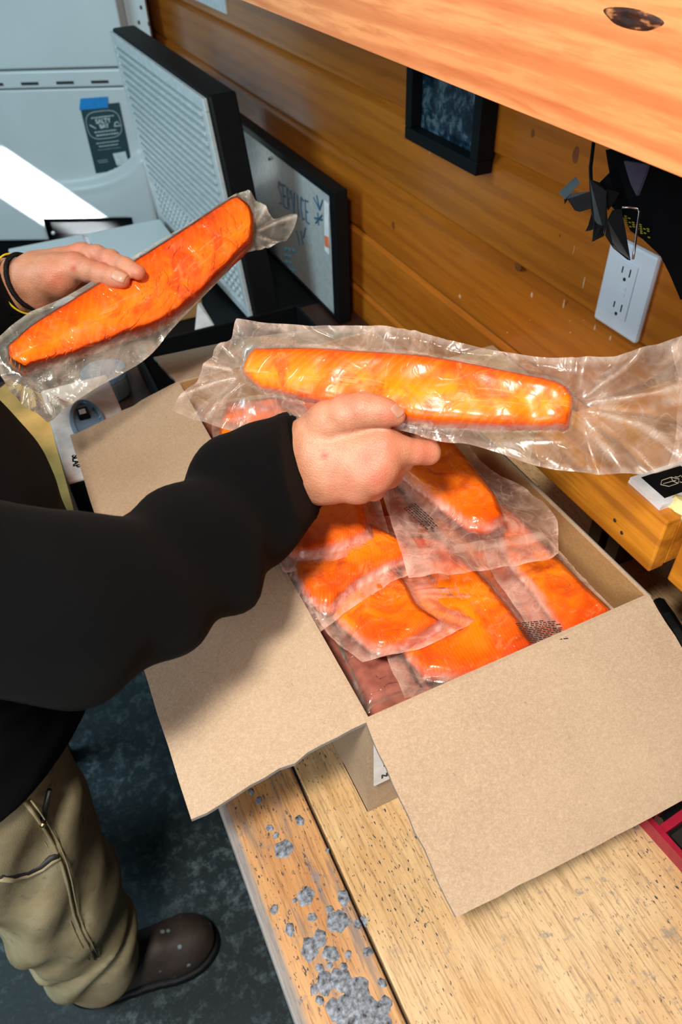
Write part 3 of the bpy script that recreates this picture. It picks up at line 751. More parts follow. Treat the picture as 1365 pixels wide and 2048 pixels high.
p2 = pack('thick salmon fillet held in the left hand beside the white ribbed panel',
     E4([(14, 700), (70, 652), (150, 602), (250, 538), (350, 475), (440, 415), (466, 404)], [(466, 404), (496, 430), (503, 465), (500, 500)],
        [(50, 752), (150, 722), (250, 685), (320, 660), (385, 612), (440, 558), (500, 500)], [(14, 700), (18, 728), (50, 752)]),
     E4([(-20, 690), (50, 632), (130, 598), (200, 558), (300, 498), (400, 438), (470, 393), (492, 387)], [(492, 387), (515, 402), (545, 436), (584, 432), (588, 456), (572, 484)],
        [(95, 848), (140, 812), (200, 775), (290, 722), (340, 665), (385, 618), (440, 562), (480, 518), (525, 500), (572, 484)], [(-20, 690), (5, 760), (40, 805), (95, 848)]),
     H2, n2, .022, film=M_film_clear, seed=35, group='salmon packs held in the hands', two=True, wr=.006, hz=.20, halo=.55, fans=((50, 745, -40, 60), (500, 470, 80, -10)))
a_ = W(520, 672, .672); printblock(p1[0], a_, W(600, 676, .668)-a_, W(522, 684, .672)-a_, .034, .006, 4, M_printbrown, 8, .0012)

# ------------------------------------------------------------------ person
PB = (-.24, .68, 0)
per = empty('person', PB, 'person in black hoodie and tan work trousers holding two salmon packs', 'person')
def chain(P, pts, k=.004):
    d = None
    for (a, ra), (b, rb) in zip(pts[:-1], pts[1:]):
        q = rcone(P, a, b, ra, rb); d = q if d is None else smin(d, q, k)
    return d
def wp(l): return [(W(x, y, d), r) for x, y, d, r in l]
# right hand
R_meta = [wp([(560, 915, .70, .027), (625, 905, .678, .026)]), wp([(585, 955, .70, .026), (640, 955, .680, .024)]),
          wp([(625, 900, .674, .022), (768, 890, .655, .0165)]), wp([(630, 925, .674, .021), (764, 925, .652, .0165)]),
          wp([(640, 950, .676, .020), (748, 952, .655, .0160)]), wp([(645, 965, .680, .018), (718, 975, .666, .0140)])]
R_fing = [wp([(612, 880, .680, .021), (655, 843, .660, .0185), (690, 828, .650, .0168), (728, 819, .643, .0152), (757, 822, .640, .0130), (775, 827, .639, .0112), (792, 833, .641, .0088)]),
          wp([(768, 892, .656, .0160), (802, 899, .658, .0125), (835, 904, .662, .0112), (856, 905, .666, .0112), (850, 880, .690, .0098), (820, 860, .708, .0085)]),
          wp([(764, 926, .653, .0160), (800, 920, .675, .0125), (808, 900, .700, .0110), (775, 870, .718, .0090)]),
          wp([(748, 953, .656, .0158), (778, 950, .682, .0122), (785, 920, .708, .0108), (755, 885, .720, .0088)]),
          wp([(718, 976, .667, .0140), (748, 978, .690, .0108), (755, 945, .712, .0095), (735, 910, .722, .0080)])]
def hand_fn(meta, fing, kp=.012, kf=.006, wr_=None):
    def fn(P):
        d = None
        for c in meta:
            q = chain(P, c, kp); d = q if d is None else smin(d, q, kp)
        for c in fing: d = smin(d, chain(P, c, .004), kf)
        if wr_ is not None: d = d+wr_(P)
        return d
    return fn
def bounds(cs, pad=.01):
    pts = np.array([p for c in cs for p, r in c]); rs = max(r for c in cs for p, r in c)
    return pts.min(0)-rs-pad, pts.max(0)+rs+pad
def skinnoise(P): return .0006*vnoise(P, 90, 3)
lo, hi = bounds(R_meta+R_fing); Vr, Fr = nets(hand_fn(R_meta, R_fing, .012, .006, skinnoise), lo, hi, .0022)
# left hand
L_meta = [wp([(15, 560, .935, .027), (70, 560, .915, .027)]), wp([(30, 590, .94, .024), (75, 588, .925, .022)]),
          wp([(70, 555, .915, .026), (110, 552, .905, .0245), (148, 535, .898, .018)]), wp([(80, 540, .925, .024), (165, 508, .922, .0135)]),
          wp([(80, 550, .94, .022), (160, 520, .945, .0135)]), wp([(75, 575, .95, .020), (150, 545, .965, .012)]), wp([(75, 590, .945, .018), (140, 570, .975, .011)])]
L_fing = [wp([(148, 533, .898, .0165), (175, 541, .887, .0135), (200, 547, .879, .0128), (225, 555, .871, .0118), (244, 560, .868, .0098)]),
          wp([(165, 508, .922, .0135), (195, 511, .908, .0122), (222, 520, .893, .0118), (252, 534, .880, .0106), (276, 545, .873, .0092)]),
          wp([(160, 520, .945, .0135), (200, 525, .96, .012), (235, 555, .955, .011), (255, 580, .945, .009)]),
          wp([(150, 545, .965, .0125), (190, 560, .975, .0115), (220, 590, .965, .0105), (235, 615, .95, .009)]),
          wp([(140, 570, .975, .011), (170, 590, .98, .010), (195, 620, .97, .009), (205, 640, .955, .008)])]
lo, hi = bounds(L_meta+L_fing); Vl, Fl = nets(hand_fn(L_meta, L_fing, .010, .005, skinnoise), lo, hi, .0025)
# body under the clothes with neck and head (above the frame)
SH_R, SH_L = A([-.33, .47, 1.40]), A([-.31, .87, 1.40]); EL_R = W(130, 1235, .51); EL_L = A([-.20, 1.03, 1.16])
WR_R, WR_L = W(560, 920, .70), W(25, 565, .935)
HC = A([-.27, .67, 1.66])
def body_fn(P):
    d = rcone(P, A([-.30, .68, .98]), A([-.31, .67, 1.32]), .11, .12)
    d = smin(d, rcone(P, SH_R+A([.02, .03, 0]), SH_L+A([.02, -.03, 0]), .055, .055), .06)
    d = smin(d, rcone(P, A([-.31, .67, 1.38]), A([-.29, .67, 1.54]), .06, .055), .04)
    d = smin(d, ellip(P, HC, (.095, .076, .115)), .02); d = smin(d, ellip(P, HC+A([.03, 0, -.06]), (.06, .055, .06)), .02)
    d = smin(d, rcone(P, HC+A([.09, 0, .02]), HC+A([.112, 0, -.02]), .008, .013), .012)
    for s in (-1, 1):
        d = smin(d, ellip(P, HC+A([-.01, s*.078, -.005]), (.018, .008, .03)), .005)
        d = np.maximum(d, -ellip(P, HC+A([.098, s*.03, .012]), (.012, .014, .010)))
    d = smin(d, ellip(P, HC+A([.085, 0, -.055]), (.012, .024, .007)), .006)
    for a, b, c in ((SH_R, EL_R, WR_R), (SH_L, EL_L, WR_L)):
        d = smin(d, rcone(P, a, b, .05, .040), .03); d = smin(d, rcone(P, b, c, .042, .028), .02)
    return d
Vb, Fb = nets(body_fn, (-.48, .28, .84), (.20, 1.12, 1.80), .009)
V = np.vstack([Vr, Vl, Vb]); Fc = np.vstack([Fr, Fl+len(Vr), Fb+len(Vr)+len(Vl)])
red = np.zeros(len(V))
for (x, y, d_, s, a_) in [(765, 900, .64, .018, .45), (757, 960, .64, .016, .6), (850, 905, .66, .014, .6), (650, 912, .655, .0032, 1.2), (735, 915, .64, .010, .5), (700, 815, .64, .014, .35), (775, 830, .64, .010, .55),
                        (147, 536, .885, .004, 1.1), (110, 560, .89, .016, .45), (284, 550, .87, .012, .6), (200, 520, .90, .014, .45), (250, 560, .86, .010, .5), (150, 500, .92, .016, .4), (690, 985, .65, .02, .35)]:
    p = W(x, y, d_); c_ = W(x, y, 1.)-CAM; c_ = nrm(c_); q = V-CAM; perp = np.linalg.norm(q-(q@c_)[:, None]*c_, axis=1); red = np.maximum(red, a_*np.exp(-(perp/s)**2)*(np.abs(q@c_-np.linalg.norm(p-CAM)) < .06))
bo = obj('body', V, Fc, M_skin, per, smooth=True, attr={'red': np.clip(red, 0, 1)}); bo['label'] = 'hands with reddened knuckles, thumbs on the bags'
# hair cap and eyes
def hair_fn(P):
    d = ellip(P, HC+A([-.012, 0, .015]), (.104, .085, .120)); d = np.maximum(d, -(P[:, 2]-HC[2]-.02+ (HC[0]-P[:, 0])*1.1)-.0); return d+.003*vnoise(P, 60, 4)
Vh, Fh = nets(hair_fn, HC-.14, HC+.15, .008); obj('hair', Vh, Fh, plain('brown_hair', (.05, .03, .02), .6), per, smooth=True)
def uvs(c, r, nx=10, ny=8, ax=(1, 1, 1)):
    V, Fc = [], []
    for j in range(ny+1):
        for i in range(nx):
            t, p = math.pi*j/ny, 2*math.pi*i/nx; V.append((c[0]+r*ax[0]*math.sin(t)*math.cos(p), c[1]+r*ax[1]*math.sin(t)*math.sin(p), c[2]+r*ax[2]*math.cos(t)))
    for j in range(ny):
        for i in range(nx): Fc.append((j*nx+i, (j+1)*nx+i, (j+1)*nx+(i+1) % nx, j*nx+(i+1) % nx))
    return V, Fc
for s in (-1, 1):
    v, f = uvs(HC+A([.083, s*.03, .012]), .011); obj('eye', v, f, M_paper, per, smooth=True)
# nails: curved plates laid on the thumb tips
def nail(c, ex, ez, w_, l_, fn):
    ex = nrm(ex); ez = nrm(ez-np.dot(ez, ex)*ex); ey = np.cross(ez, ex); V = []; nu, nv = 9, 9
    for j in range(nv):
        for i in range(nu):
            a, b = (i/(nu-1)*2-1), (j/(nv-1)*2-1)
            k = math.sqrt(max(0, 1-.25*b*b)) if abs(b) < 1.01 else 1
            x = a*l_*(1-.12*abs(b)**3); y = b*w_*(1-.15*max(0, -a)**2-.10*max(0, a)**3)
            p = c+ex*x+ey*y+ez*.02
            for _ in range(30):
                dd = fn(p[None])[0]
                if dd < .0006: break
                p = p-ez*max(dd-.0005, .0001)*.8
            V.append(p)
    Fc = gridfaces(nu, nv); V = V+[p-ez*.0012 for p in V]; k = nu*nv; Fc = [q[::-1] for q in Fc]+[tuple(k+t for t in q) for q in Fc]
    bi = [i for i in range(nu)]+[j*nu+nu-1 for j in range(1, nv)]+[(nv-1)*nu+i for i in range(nu-2, -1, -1)]+[j*nu for j in range(nv-2, 0, -1)]
    for a in range(len(bi)): Fc.append((bi[a], bi[(a+1) % len(bi)], k+bi[(a+1) % len(bi)], k+bi[a]))
    obj('fingernail', V, Fc, M_nail, per, smooth=True)
fr_ = hand_fn(R_meta, R_fing); fl_ = hand_fn(L_meta, L_fing)
nail(W(795, 823, .639), W(797, 836, .640)-W(778, 817, .640), -ray(790, 815)+A([0, .35, .35]), .0058, .0058, fr_)
nail(W(243, 556, .866), W(246, 561, .868)-W(225, 554, .871), -ray(243, 556)+A([0, -.05, .25]), .0066, .0080, fl_)

# hoodie
def fold(P):
    q = P@A([.55, .35, .75]); r = P@A([.2, -.9, .3])
    return .0045*np.sin(q*70+3.2*vnoise(P, 7, 8)+r*9)*np.clip(.3+.9*vnoise(P, 5, 2), 0, 1)+.008*vnoise(P, 9, 11)+.003*vnoise(P, 24, 12)
slv = wp([(600, 926, .690, .047), (560, 950, .674, .050), (500, 1008, .645, .051), (400, 1100, .592, .053), (290, 1172, .545, .053), (150, 1230, .50, .053)])
def hood_fn(P):
    d = ellip(P, A([-.24, .665, 1.08]), (.205, .23, .33)); 
    d = smin(d, rcone(P, A([-.245, .60, .90]), A([-.245, .75, .90]), .130, .130), .08)
    d = smin(d, rcone(P, SH_R+A([.03, .05, -.02]), SH_L+A([.03, -.05, -.02]), .09, .09), .10)
    s1 = chain(P, slv, .02); s1 = smin(s1, ellip(P, W(447, 972, .640), (.036, .046, .046)), .008)
    s1 = s1+.003*np.cos(np.linalg.norm(P-W(700, 880, .69), axis=1)*85+2.6*vnoise(P, 9, 41))
    s1 = smin(s1, rcone(P, slv[-1][0], SH_R, .055, .080), .03)
    wl = (W(50, 575, .93)); el = EL_L
    s2 = smin(rcone(P, wl, el, .046, .062), rcone(P, el, SH_L, .064, .08), .04)
    arm = np.minimum(s1, s2); d = smin(d, arm, .035); d = d+fold(P)
    d = np.maximum(d, .872-P[:, 2])
    # opening cut at the right cuff and left cuff and neck
    c, ax = W(612, 930, .687), nrm(W(640, 930, .68)-W(540, 960, .69))
    d = np.maximum(d, np.where(np.linalg.norm(P-c, axis=1) < .12, (P-c)@ax, -1))
    c2, a2 = W(30, 576, .932), nrm(wl-el)
    d = np.maximum(d, np.where(np.linalg.norm(P-c2, axis=1) < .09, (P-c2)@a2, -1))
    return d
Vh, Fh = nets(hood_fn, (-.52, .27, .82), (.22, 1.14, 1.56), .0065)
ho = obj('hoodie', Vh, Fh, M_fleece, per, smooth=True)
# ribbed cuff ring on the right wrist
def ring(c, ax, ra, rb, ex, L, nm, m, parent, rib=.0, n=96, th=.005):
    ax = nrm(ax); ex = nrm(np.asarray(ex)-np.dot(ex, ax)*ax); ey = np.cross(ax, ex); V, Fc = [], []
    prof = [(-.5, 0), (-.45, .6), (0, .9), (.42, .6), (.5, 0), (.42, -.8), (0, -.9), (-.5, -.8)]
    for i in range(n):
        a = 2*math.pi*i/n
        for (s, o_) in prof:
            r_ = 1+0; off = o_*th+(rib*math.cos(a*n/2.) if o_ > 0 else 0)
            V.append(c+ax*s*L+ex*(ra+off)*math.cos(a)+ey*(rb+off)*math.sin(a))
    k = len(prof)
    for i in range(n):
        for j in range(k): Fc.append((i*k+j, i*k+(j+1) % k, ((i+1) % n)*k+(j+1) % k, ((i+1) % n)*k+j))
    return obj(nm, V, Fc, m, parent, smooth=True)
ax = nrm(W(640, 925, .678)-W(530, 965, .70)); ring(W(592, 930, .689), ax, .042, .030, W(640, 1000, .69)-W(565, 850, .69), .035, 'cuff', M_fleece, ho)
# bracelets on the left wrist
bw = nrm(W(75, 560, .915)-W(20, 570, .94))
def bracelet(cx, cy, dpt, ra, rb, th, m, lab, braid):
    c = W(cx, cy, dpt); ex = nrm(W(75, 625, dpt)-W(20, 515, dpt)); ex = nrm(ex-ex.dot(bw)*bw*.6); ey = np.cross(bw, ex); P = []
    L = []
    if braid:
        for ph in (0, 2.09, 4.19):
            P = [c+ex*(ra+.0018*math.cos(30*t+ph))*math.cos(t)+ey*(rb+.0018*math.cos(30*t+ph))*math.sin(t)+bw*.0018*math.sin(30*t+ph) for t in np.linspace(0, 2*math.pi, 200)]
            L.append(tube(P, th, 6))
    else: L.append(tube([c+ex*ra*math.cos(t)+ey*rb*math.sin(t) for t in np.linspace(0, 2*math.pi, 60)], th, 8))
    v, f = join(L); o = obj('bracelet', v, f, m, per, smooth=True); o['label'] = lab
bracelet(54, 563, .917, .034, .029, .0016, M_black, 'braided black cord bracelet', True)
bracelet(40, 568, .922, .038, .033, .0012, plain('yellow_band', (.75, .58, .02), .5), 'thin yellow wristband', False)

# trousers
def trou_fn(P):
    d = rcone(P, A([-.27, .60, .92]), A([-.27, .76, .92]), .118, .118)
    l1 = smin(rcone(P, A([-.235, .575, .88]), A([-.25, .575, .45]), .108, .090), rcone(P, A([-.25, .575, .45]), A([-.268, .58, .16]), .090, .074), .03)
    l2 = rcone(P, A([-.32, .80, .88]), A([-.43, .92, .13]), .10, .075)
    d = smin(d, np.minimum(l1, l2), .03)
    f_ = np.sin((P[:, 2]*1.0-P[:, 0]*1.7+P[:, 1]*.8)*30+3.*vnoise(P, 5, 5)); f_ = np.sign(f_)*np.abs(f_)**.7
    d = d+.006*f_*np.clip(.35+vnoise(P, 4, 7), 0, 1)+.007*vnoise(P, 8, 9)+np.where(P[:, 2] < .32, .006*np.sin((P[:, 2]-P[:, 0]*.8)*62+3*vnoise(P, 8, 3)), 0)+.006*vnoise(P, 14, 31)
    d = np.maximum(d, .115-P[:, 2]+.02*np.sin(P[:, 0]*30)); d = np.maximum(d, P[:, 2]-.95)
    return d
Vt, Ft = nets(trou_fn, (-.46, .42, .06), (-.07, 1.02, .97), .0075)
tr = obj('trousers', Vt, Ft, M_canvas, per, smooth=True)
def onto(fn, c, out, lift=.001):
    p = A(c, dtype=float)+0.
    out = nrm(out)
    p = p+out*.12
    for _ in range(60):
        dd = fn(p[None])[0]
        if dd < lift: break
        p = p-out*max(dd*.6, .0004)
    return p
# outer side seam and pocket sewn on the near side of the right leg
def legray(px, py):
    r = nrm(ray(px, py)); t = .55
    for _ in range(90):
        p = CAM+r*t; dd = trou_fn(p[None])[0]
        if dd < .0008 or t > 2: break
        t += max(dd*.6, .0008)
    return p
def clean(P):
    return [p for p in P if p[2] > .07 and p[1] < .75]
Sm = clean([legray(x, y) for x, y in [(50, 1605), (70, 1630), (90, 1660), (108, 1690), (124, 1730), (134, 1765), (141, 1800), (148, 1830), (160, 1860), (175, 1890), (190, 1918)]])
for dx, r_ in ((0, .0022), (-.007, .0011), (.006, .0010)):
    v, f = tube([p+A([dx, 0, 0]) for p in Sm], r_, 6); o = obj('seam', v, f, M_canvas, tr, smooth=True)
Pm = clean([legray(x, y) for x, y in [(2, 1757), (25, 1760), (55, 1752), (85, 1738), (105, 1722), (120, 1716)]])
v, f = tube(Pm, .0035, 8); o = obj('pocket_edge', v, f, M_canvas, tr, smooth=True)
v, f = tube([p+A([0, .002, .006]) for p in Pm], .0045, 8); obj('pocket_opening', v, f, M_slot, tr, smooth=True)
# drawcord with metal tip hanging below the hem
dc = [legray(98, 1575), legray(90, 1610), legray(86, 1640)]
v, f = tube([p+A([0, -.003, 0]) for p in dc], .0032, 8); o = obj('drawcord', v, f, M_dkgrey, ho, smooth=True)
v, f = uvs(legray(85, 1643)+A([0, -.004, 0]), .004); obj('cord_tip', v, f, plain('brass', (.7, .5, .2), .3, metal=1), per, smooth=True)
# boots
def bootpair(cx, cy, dirx, diry):
    def fn(P):
        f_ = nrm([dirx, diry, 0]); s_ = A([-f_[1], f_[0], 0]); Q = np.c_[(P-A([cx, cy, 0]))@f_, (P-A([cx, cy, 0]))@s_, P[:, 2]]
        d = ellip(Q, A([.125, .0, .045]), (.072, .052, .052)); d = smin(d, ellip(Q, A([.03, 0, .055]), (.10, .043, .055)), .03)
        d = smin(d, ellip(Q, A([-.04, 0, .05]), (.045, .040, .06)), .03)
        d = smin(d, rcone(Q, A([-.015, 0, .07]), A([-.03, 0, .24]), .046, .052), .03)
        d = smin(d, rcone(Q, A([.02, 0, .09]), A([.085, 0, .075]), .035, .03), .02)
        return np.maximum(d+.0015*vnoise(P, 40, 2), .014-P[:, 2])
    v, f = nets(fn, (cx-.12, cy-.12, .0), (cx+.26, cy+.12, .33), .006); o = obj('boot', v, f, M_boot, per, smooth=True); o['label'] = 'scuffed dark brown leather work boot'
    def sole(P):
        f_ = nrm([dirx, diry, 0]); s_ = A([-f_[1], f_[0], 0]); Q = np.c_[(P-A([cx, cy, 0]))@f_, (P-A([cx, cy, 0]))@s_, P[:, 2]*0]
        d = smin(ellip(Q, A([.125, 0, 0]), (.077, .057, .05)), ellip(Q, A([-.02, 0, 0]), (.075, .044, .05)), .04); d = smin(d, ellip(Q, A([.05, 0, 0]), (.08, .045, .05)), .03)
        return np.maximum(np.maximum(d, P[:, 2]-.018), .0015-P[:, 2])
    v, f = nets(sole, (cx-.12, cy-.12, -.006), (cx+.26, cy+.12, .03), .005); obj('sole', v, f, M_black, o, smooth=True)
bootpair(-.262, .585, 1, -.10); bootpair(-.46, .93, 1, .12)

# ------------------------------------------------------------------ cabinet on the wall
cabn = empty('wall_cabinet', (.45, .6, 1.43), 'wide orange fir cabinet front overhanging the bench, top right', 'cabinet')
zc = 1.62-.1885
box('front_panel', (.45, -.35, zc), (.469, 2.2, 2.05), M_cab, cabn, bev=.001)
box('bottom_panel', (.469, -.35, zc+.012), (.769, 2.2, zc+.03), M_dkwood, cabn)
box('side_panel', (.469, -.35, zc+.03), (.769, -.33, 2.05), M_cab, cabn); box('side_panel', (.469, 2.18, zc+.03), (.769, 2.2, 2.05), M_cab, cabn)
kp = onX(1265, 38, .45)
V, Fc = [], []; n_ = 28
for k, (q, dx) in enumerate(((0, .0), (.45, -.0006), (.8, -.0009), (1., .0003))):
    for i in range(n_):
        a = 2*math.pi*i/n_; V.append((.4497+dx, kp[1]+.030*q*math.cos(a)*(1+.12*math.sin(3*a)), kp[2]+.0062*q*math.sin(a)))
for k in range(3):
    for i in range(n_): Fc.append((k*n_+i, k*n_+(i+1) % n_, (k+1)*n_+(i+1) % n_, (k+1)*n_+i))
def knotm():
    m, nt, b = mat('knot'); g = N(nt); f_ = g.noise(g.coord('Object', (1, .6, 2)), 90, 3); g.set(b.inputs['Base Color'], g.ramp(f_, [(.40, (.02, .006, .003)), (.56, (.06, .015, .006)), (.66, (.5, .2, .07))])); b.inputs['Roughness'].default_value = .5; return m
M_knot = knotm()
obj('knot', V, Fc, M_knot, cabn, smooth=True)['label'] = 'dark oval knot in the wood'

def wallspots(nm, L, m, kind, lab):
    out = []
    for px, py, ry, rz in L:
        c = onX(px, py, .7696); n_ = 14; V = [c]; ph = px
        for i in range(n_):
            a = 2*math.pi*i/n_; q = 1+.07*math.sin(3*a+ph)+.04*math.sin(5*a+py); V.append((.7699, c[1]+ry*q*math.cos(a), c[2]+rz*q*math.sin(a)))
        out.append((V, [(0, 1+i, 1+(i+1) % n_) for i in range(n_)]))
    v, f = join(out); return tag(obj(nm, v, f, m, wr), lab, kind=kind)
wallspots('paint_speck', [(1168, 565, .0015, .010), (1128, 608, .002, .008), (1140, 642, .0012, .0012), (1168, 640, .001, .001), (1190, 655, .002, .005), (1141, 665, .0014, .0014), (1221, 676, .002, .004), (920, 593, .004, .004), (1064, 590, .003, .005), (1015, 665, .0015, .0015), (1148, 500, .0006, .008), (1060, 640, .001, .001), (700, 600, .003, .004), (860, 300, .001, .010)], plain('pale_paint', (.62, .36, .20), .6), 'stuff', 'pale scuffs and paint specks')
wallspots('knot', [(787, 451, .008, .009), (1036, 534, .010, .006), (1066, 267, .005, .006), (1120, 471, .002, .0025), (1152, 310, .007, .012), (892, 302, .006, .005)], plain('pine_knot', (.20, .055, .009), .5), 'stuff', 'dark knots in the pine')
# ------------------------------------------------------------------ picture frame on the wall
p0, p1_, p2_ = onX(834, 272, .755), onX(965, 328, .755), onX(828, 146, .755)
fy0, fy1, fz0 = p1_[1], p0[1], p0[2]-.004; fz1 = fz0+.17
pf = empty('picture_frame', (.77, (fy0+fy1)/2, fz0), 'black shadow-box picture frame on the pine wall', 'picture frame')
fw = .022
box('frame_rail', (.735, fy0-.012, fz0), (.768, fy1+.012, fz0+fw), M_black, pf, bev=.002); box('frame_rail', (.735, fy0-.012, fz1-fw), (.768, fy1+.012, fz1), M_black, pf, bev=.002)
box('frame_stile', (.735, fy0-.012, fz0+fw), (.768, fy0+fw-.012, fz1-fw), M_black, pf, bev=.002); box('frame_stile', (.735, fy1-fw+.012, fz0+fw), (.768, fy1+.012, fz1-fw), M_black, pf, bev=.002)
box('photo_print', (.758, fy0+fw-.012, fz0+fw), (.765, fy1-fw+.012, fz1-fw), M_photo, pf)

# ------------------------------------------------------------------ outlet
q0, q1, q2 = onX(1193, 636, .766), onX(1278, 685, .766), onX(1324, 513, .766)
oy0, oy1, oz0, oz1 = q1[1], q0[1], (q0[2]+q1[2])/2, q2[2]
ot = empty('wall_outlet', (.77, (oy0+oy1)/2, oz0), 'white rectangular outlet plate on the pine wall', 'outlet')
v, f = rbox((.759, oy0, oz0), (.7698, oy1, oz1), .0045); obj('cover_plate', v, f, M_ivory, ot)
cy, cz = (oy0+oy1)/2, (oz0+oz1)/2
box('receptacle', (.7565, cy-.0185, cz-.040), (.7592, cy+.0185, cz+.040), M_ivory, ot, bev=.001)
for s in (-1, 1):
    for t, hgt in ((-.0062, .0042), (.0062, .0034)): box('slot', (.7560, cy+t*1.2-.0010, cz+s*.026-hgt*1.3+.002), (.7566, cy+t*1.2+.0010, cz+s*.026+hgt*1.3+.002), M_slot, ot)
    v, f = tube([(.7560, cy, cz+s*.026-.0095), (.7567, cy, cz+s*.026-.0095)], .0026, 12); obj('ground_hole', v, f, M_slot, ot)
for s in (-1, 1): box('test_button', (.7555, cy-.0075, cz+s*.0042-.003), (.7566, cy+.0075, cz+s*.0042+.003), M_ivory, ot, bev=.0004)

# ------------------------------------------------------------------ shelf box (front rail) against the wall
def rail(y0, y1, x0, lab, nm):
    r_ = empty(nm, (x0, y0, BZ), lab, 'shelf', 'low wooden shelf units on the bench')
    box('front_rail', (x0, y0, 1.058), (x0+.020, y1, 1.129), M_rail, r_, bev=.0022)
    box('top_lip', (x0+.0202, y0+.001, 1.06), (x0+.042, y1, 1.125), M_rail, r_, bev=.0015)
    box('shelf_board', (x0+.0422, y0+.001, 1.100), (.767, y1, 1.112), M_rail, r_)
    for yy in (y0+.12, y1-.05): box('support', (x0+.10, yy, BZ+.0004), (.75, yy+.02, 1.0995), M_dkwood, r_)
    return r_
rail(.327, .53, .482, 'amber pine shelf rail behind the box, topped by black-and-white card stack', 'bench_shelf')
rail(-.30, .312, .492, 'amber pine shelf rail nearest the camera at the right edge', 'bench_shelf')
for yy, zz, m_ in ((.385, 1.083, M_slot), (.372, 1.076, M_slot)):
    v, f = uvs((.4815, yy, zz), .0022, ax=(.4, 1, 1)); 
    obj('nail_hole', v, f, m_, bpy.data.objects['bench_shelf'])
# card stack
c0 = onZ(1262, 952, 1.137); c1 = onZ(1325, 1008, 1.137); c2 = onZ(1375, 968, 1.137)
ex = c1-c0; wdt = np.linalg.norm(ex); ex = nrm(ex); ey = nrm(np.cross((0, 0, 1), ex)); 
if np.dot(ey, c2-c1) < 0: ey = -ey
hgt = .065; ks = empty('card_stack', (float(c0[0]), float(c0[1]), 1.112), 'stack of white cards with black top square and outline emblem', 'cards')
for k in range(6):
    z = 1.1125+.004*k; o_ = A([random.uniform(-.001, .001), random.uniform(-.001, .001), 0]); q = [A([*(c0+o_)[:2], z]), A([*(c0+o_+ex*wdt)[:2], z]), A([*(c0+o_+ex*wdt+ey*hgt)[:2], z]), A([*(c0+o_+ey*hgt)[:2], z])]
    v, f = [*q, *[p+A([0, 0, .0037]) for p in q]], [(3, 2, 1, 0), (4, 5, 6, 7), (0, 1, 5, 4), (1, 2, 6, 5), (2, 3, 7, 6), (3, 0, 4, 7)]
    obj('card', v, f, M_paper, ks)
zt = 1.1125+.004*6
def on(a, b, z=zt): return A([*(c0+ex*wdt*a+ey*hgt*b)[:2], z])
q = [on(.13, .13), on(.87, .13), on(.87, .87), on(.13, .87)]
obj('black_square', [*q, *[p+A([0, 0, .0003]) for p in q]], [(3, 2, 1, 0), (4, 5, 6, 7), (0, 1, 5, 4), (1, 2, 6, 5), (2, 3, 7, 6), (3, 0, 4, 7)], M_black, ks)
L = []
def stroke(P, r=.0004): L.append(tube([on(a, b, zt+.0006) for a, b in P], r, 5))
stroke([(.50, .28), (.62, .36), (.62, .54), (.52, .62), (.40, .54), (.40, .36), (.50, .28)]); stroke([(.50, .33), (.52, .56)]); stroke([(.62, .54), (.52, .50), (.40, .54)])
stroke([(.60, .58), (.66, .62), (.62, .66), (.66, .72), (.58, .70), (.54, .76), (.50, .69), (.44, .70), (.46, .63), (.42, .60)])
v, f = join(L); obj('emblem', v, f, plain('gold_line', (.6, .52, .35), .5), ks)
def crumple(name, c, r, m, lab, cat, sd, flat=.5):
    v, f = uvs((0, 0, 0), 1, 22, 14); V = A(v); rr_ = 1+.35*vnoise(V, 2.2, sd)-.22*np.abs(vnoise(V, 4.5, sd+1)); V = V*rr_[:, None]*A([r, r, r*flat]); V[:, 2] -= V[:, 2].min()
    o = obj(name, V+A(c), f, m); return tag(o, lab, cat)
pY = onZ(1352, 1018, 1.125); crumple('crumpled_paper', (pY[0]+.012, pY[1], 1.1122), .026, M_yellowp, 'crumpled pale yellow paper beside the card stack', 'paper', 3, .5)
# black strap lying on bench by the box corner
pS = [onZ(1318, 1205, BZ+.006), onZ(1335, 1235, BZ+.012), onZ(1352, 1262, BZ+.010), onZ(1372, 1300, BZ+.006)]
v, f = tube(pS, [.008, .010, .010, .008], 8); tag(obj('black_strap', v, f, M_black), 'black rubber strap on bench beside the box corner', 'strap')

# ------------------------------------------------------------------ hanging bits under the cabinet
hk = empty('blade_bundle', tuple(W(1250, 400, .80)), 'bundle of dark jagged metal scrapers hanging on a wire loop', 'tools')
def plate(pts, d, m, nm='scraper', t=.0015):
    P = [W(x, y, d_) for (x, y), d_ in zip(pts, d)]; nn = nrm(np.cross(P[1]-P[0], P[2]-P[0])); k = len(P)
    V = P+[p+nn*t for p in P]; Fc = [tuple(range(k))[::-1], tuple(range(k, 2*k))]+[(i, (i+1) % k, k+(i+1) % k, k+i) for i in range(k)]
    return obj(nm, V, Fc, m, hk)
plate([(1119, 384), (1153, 352), (1160, 366), (1132, 398)], [.798, .798, .797, .797], plain('cut_steel', (.20, .28, .31), .4, metal=.5))
plate([(1128, 388), (1186, 382), (1188, 415), (1160, 423), (1150, 420), (1136, 398), (1130, 408)], [.80, .79, .79, .795, .8, .8, .8], M_dkgrey)
plate([(1180, 358), (1200, 365), (1213, 382), (1216, 440), (1210, 470), (1186, 482), (1190, 440), (1184, 420)], [.78, .78, .775, .775, .775, .77, .78, .78], M_dkgrey)
plate([(1186, 420), (1178, 450), (1172, 462), (1183, 460), (1196, 455), (1198, 430)], [.79]*6, M_dkgrey)
plate([(1215, 378), (1240, 385), (1232, 402), (1218, 420), (1212, 410)], [.785]*5, M_dkgrey)
plate([(1216, 440), (1226, 420), (1244, 418), (1252, 460), (1262, 520), (1256, 518), (1228, 495), (1212, 470)], [.765, .765, .765, .765, .76, .76, .765, .765], M_dkgrey)
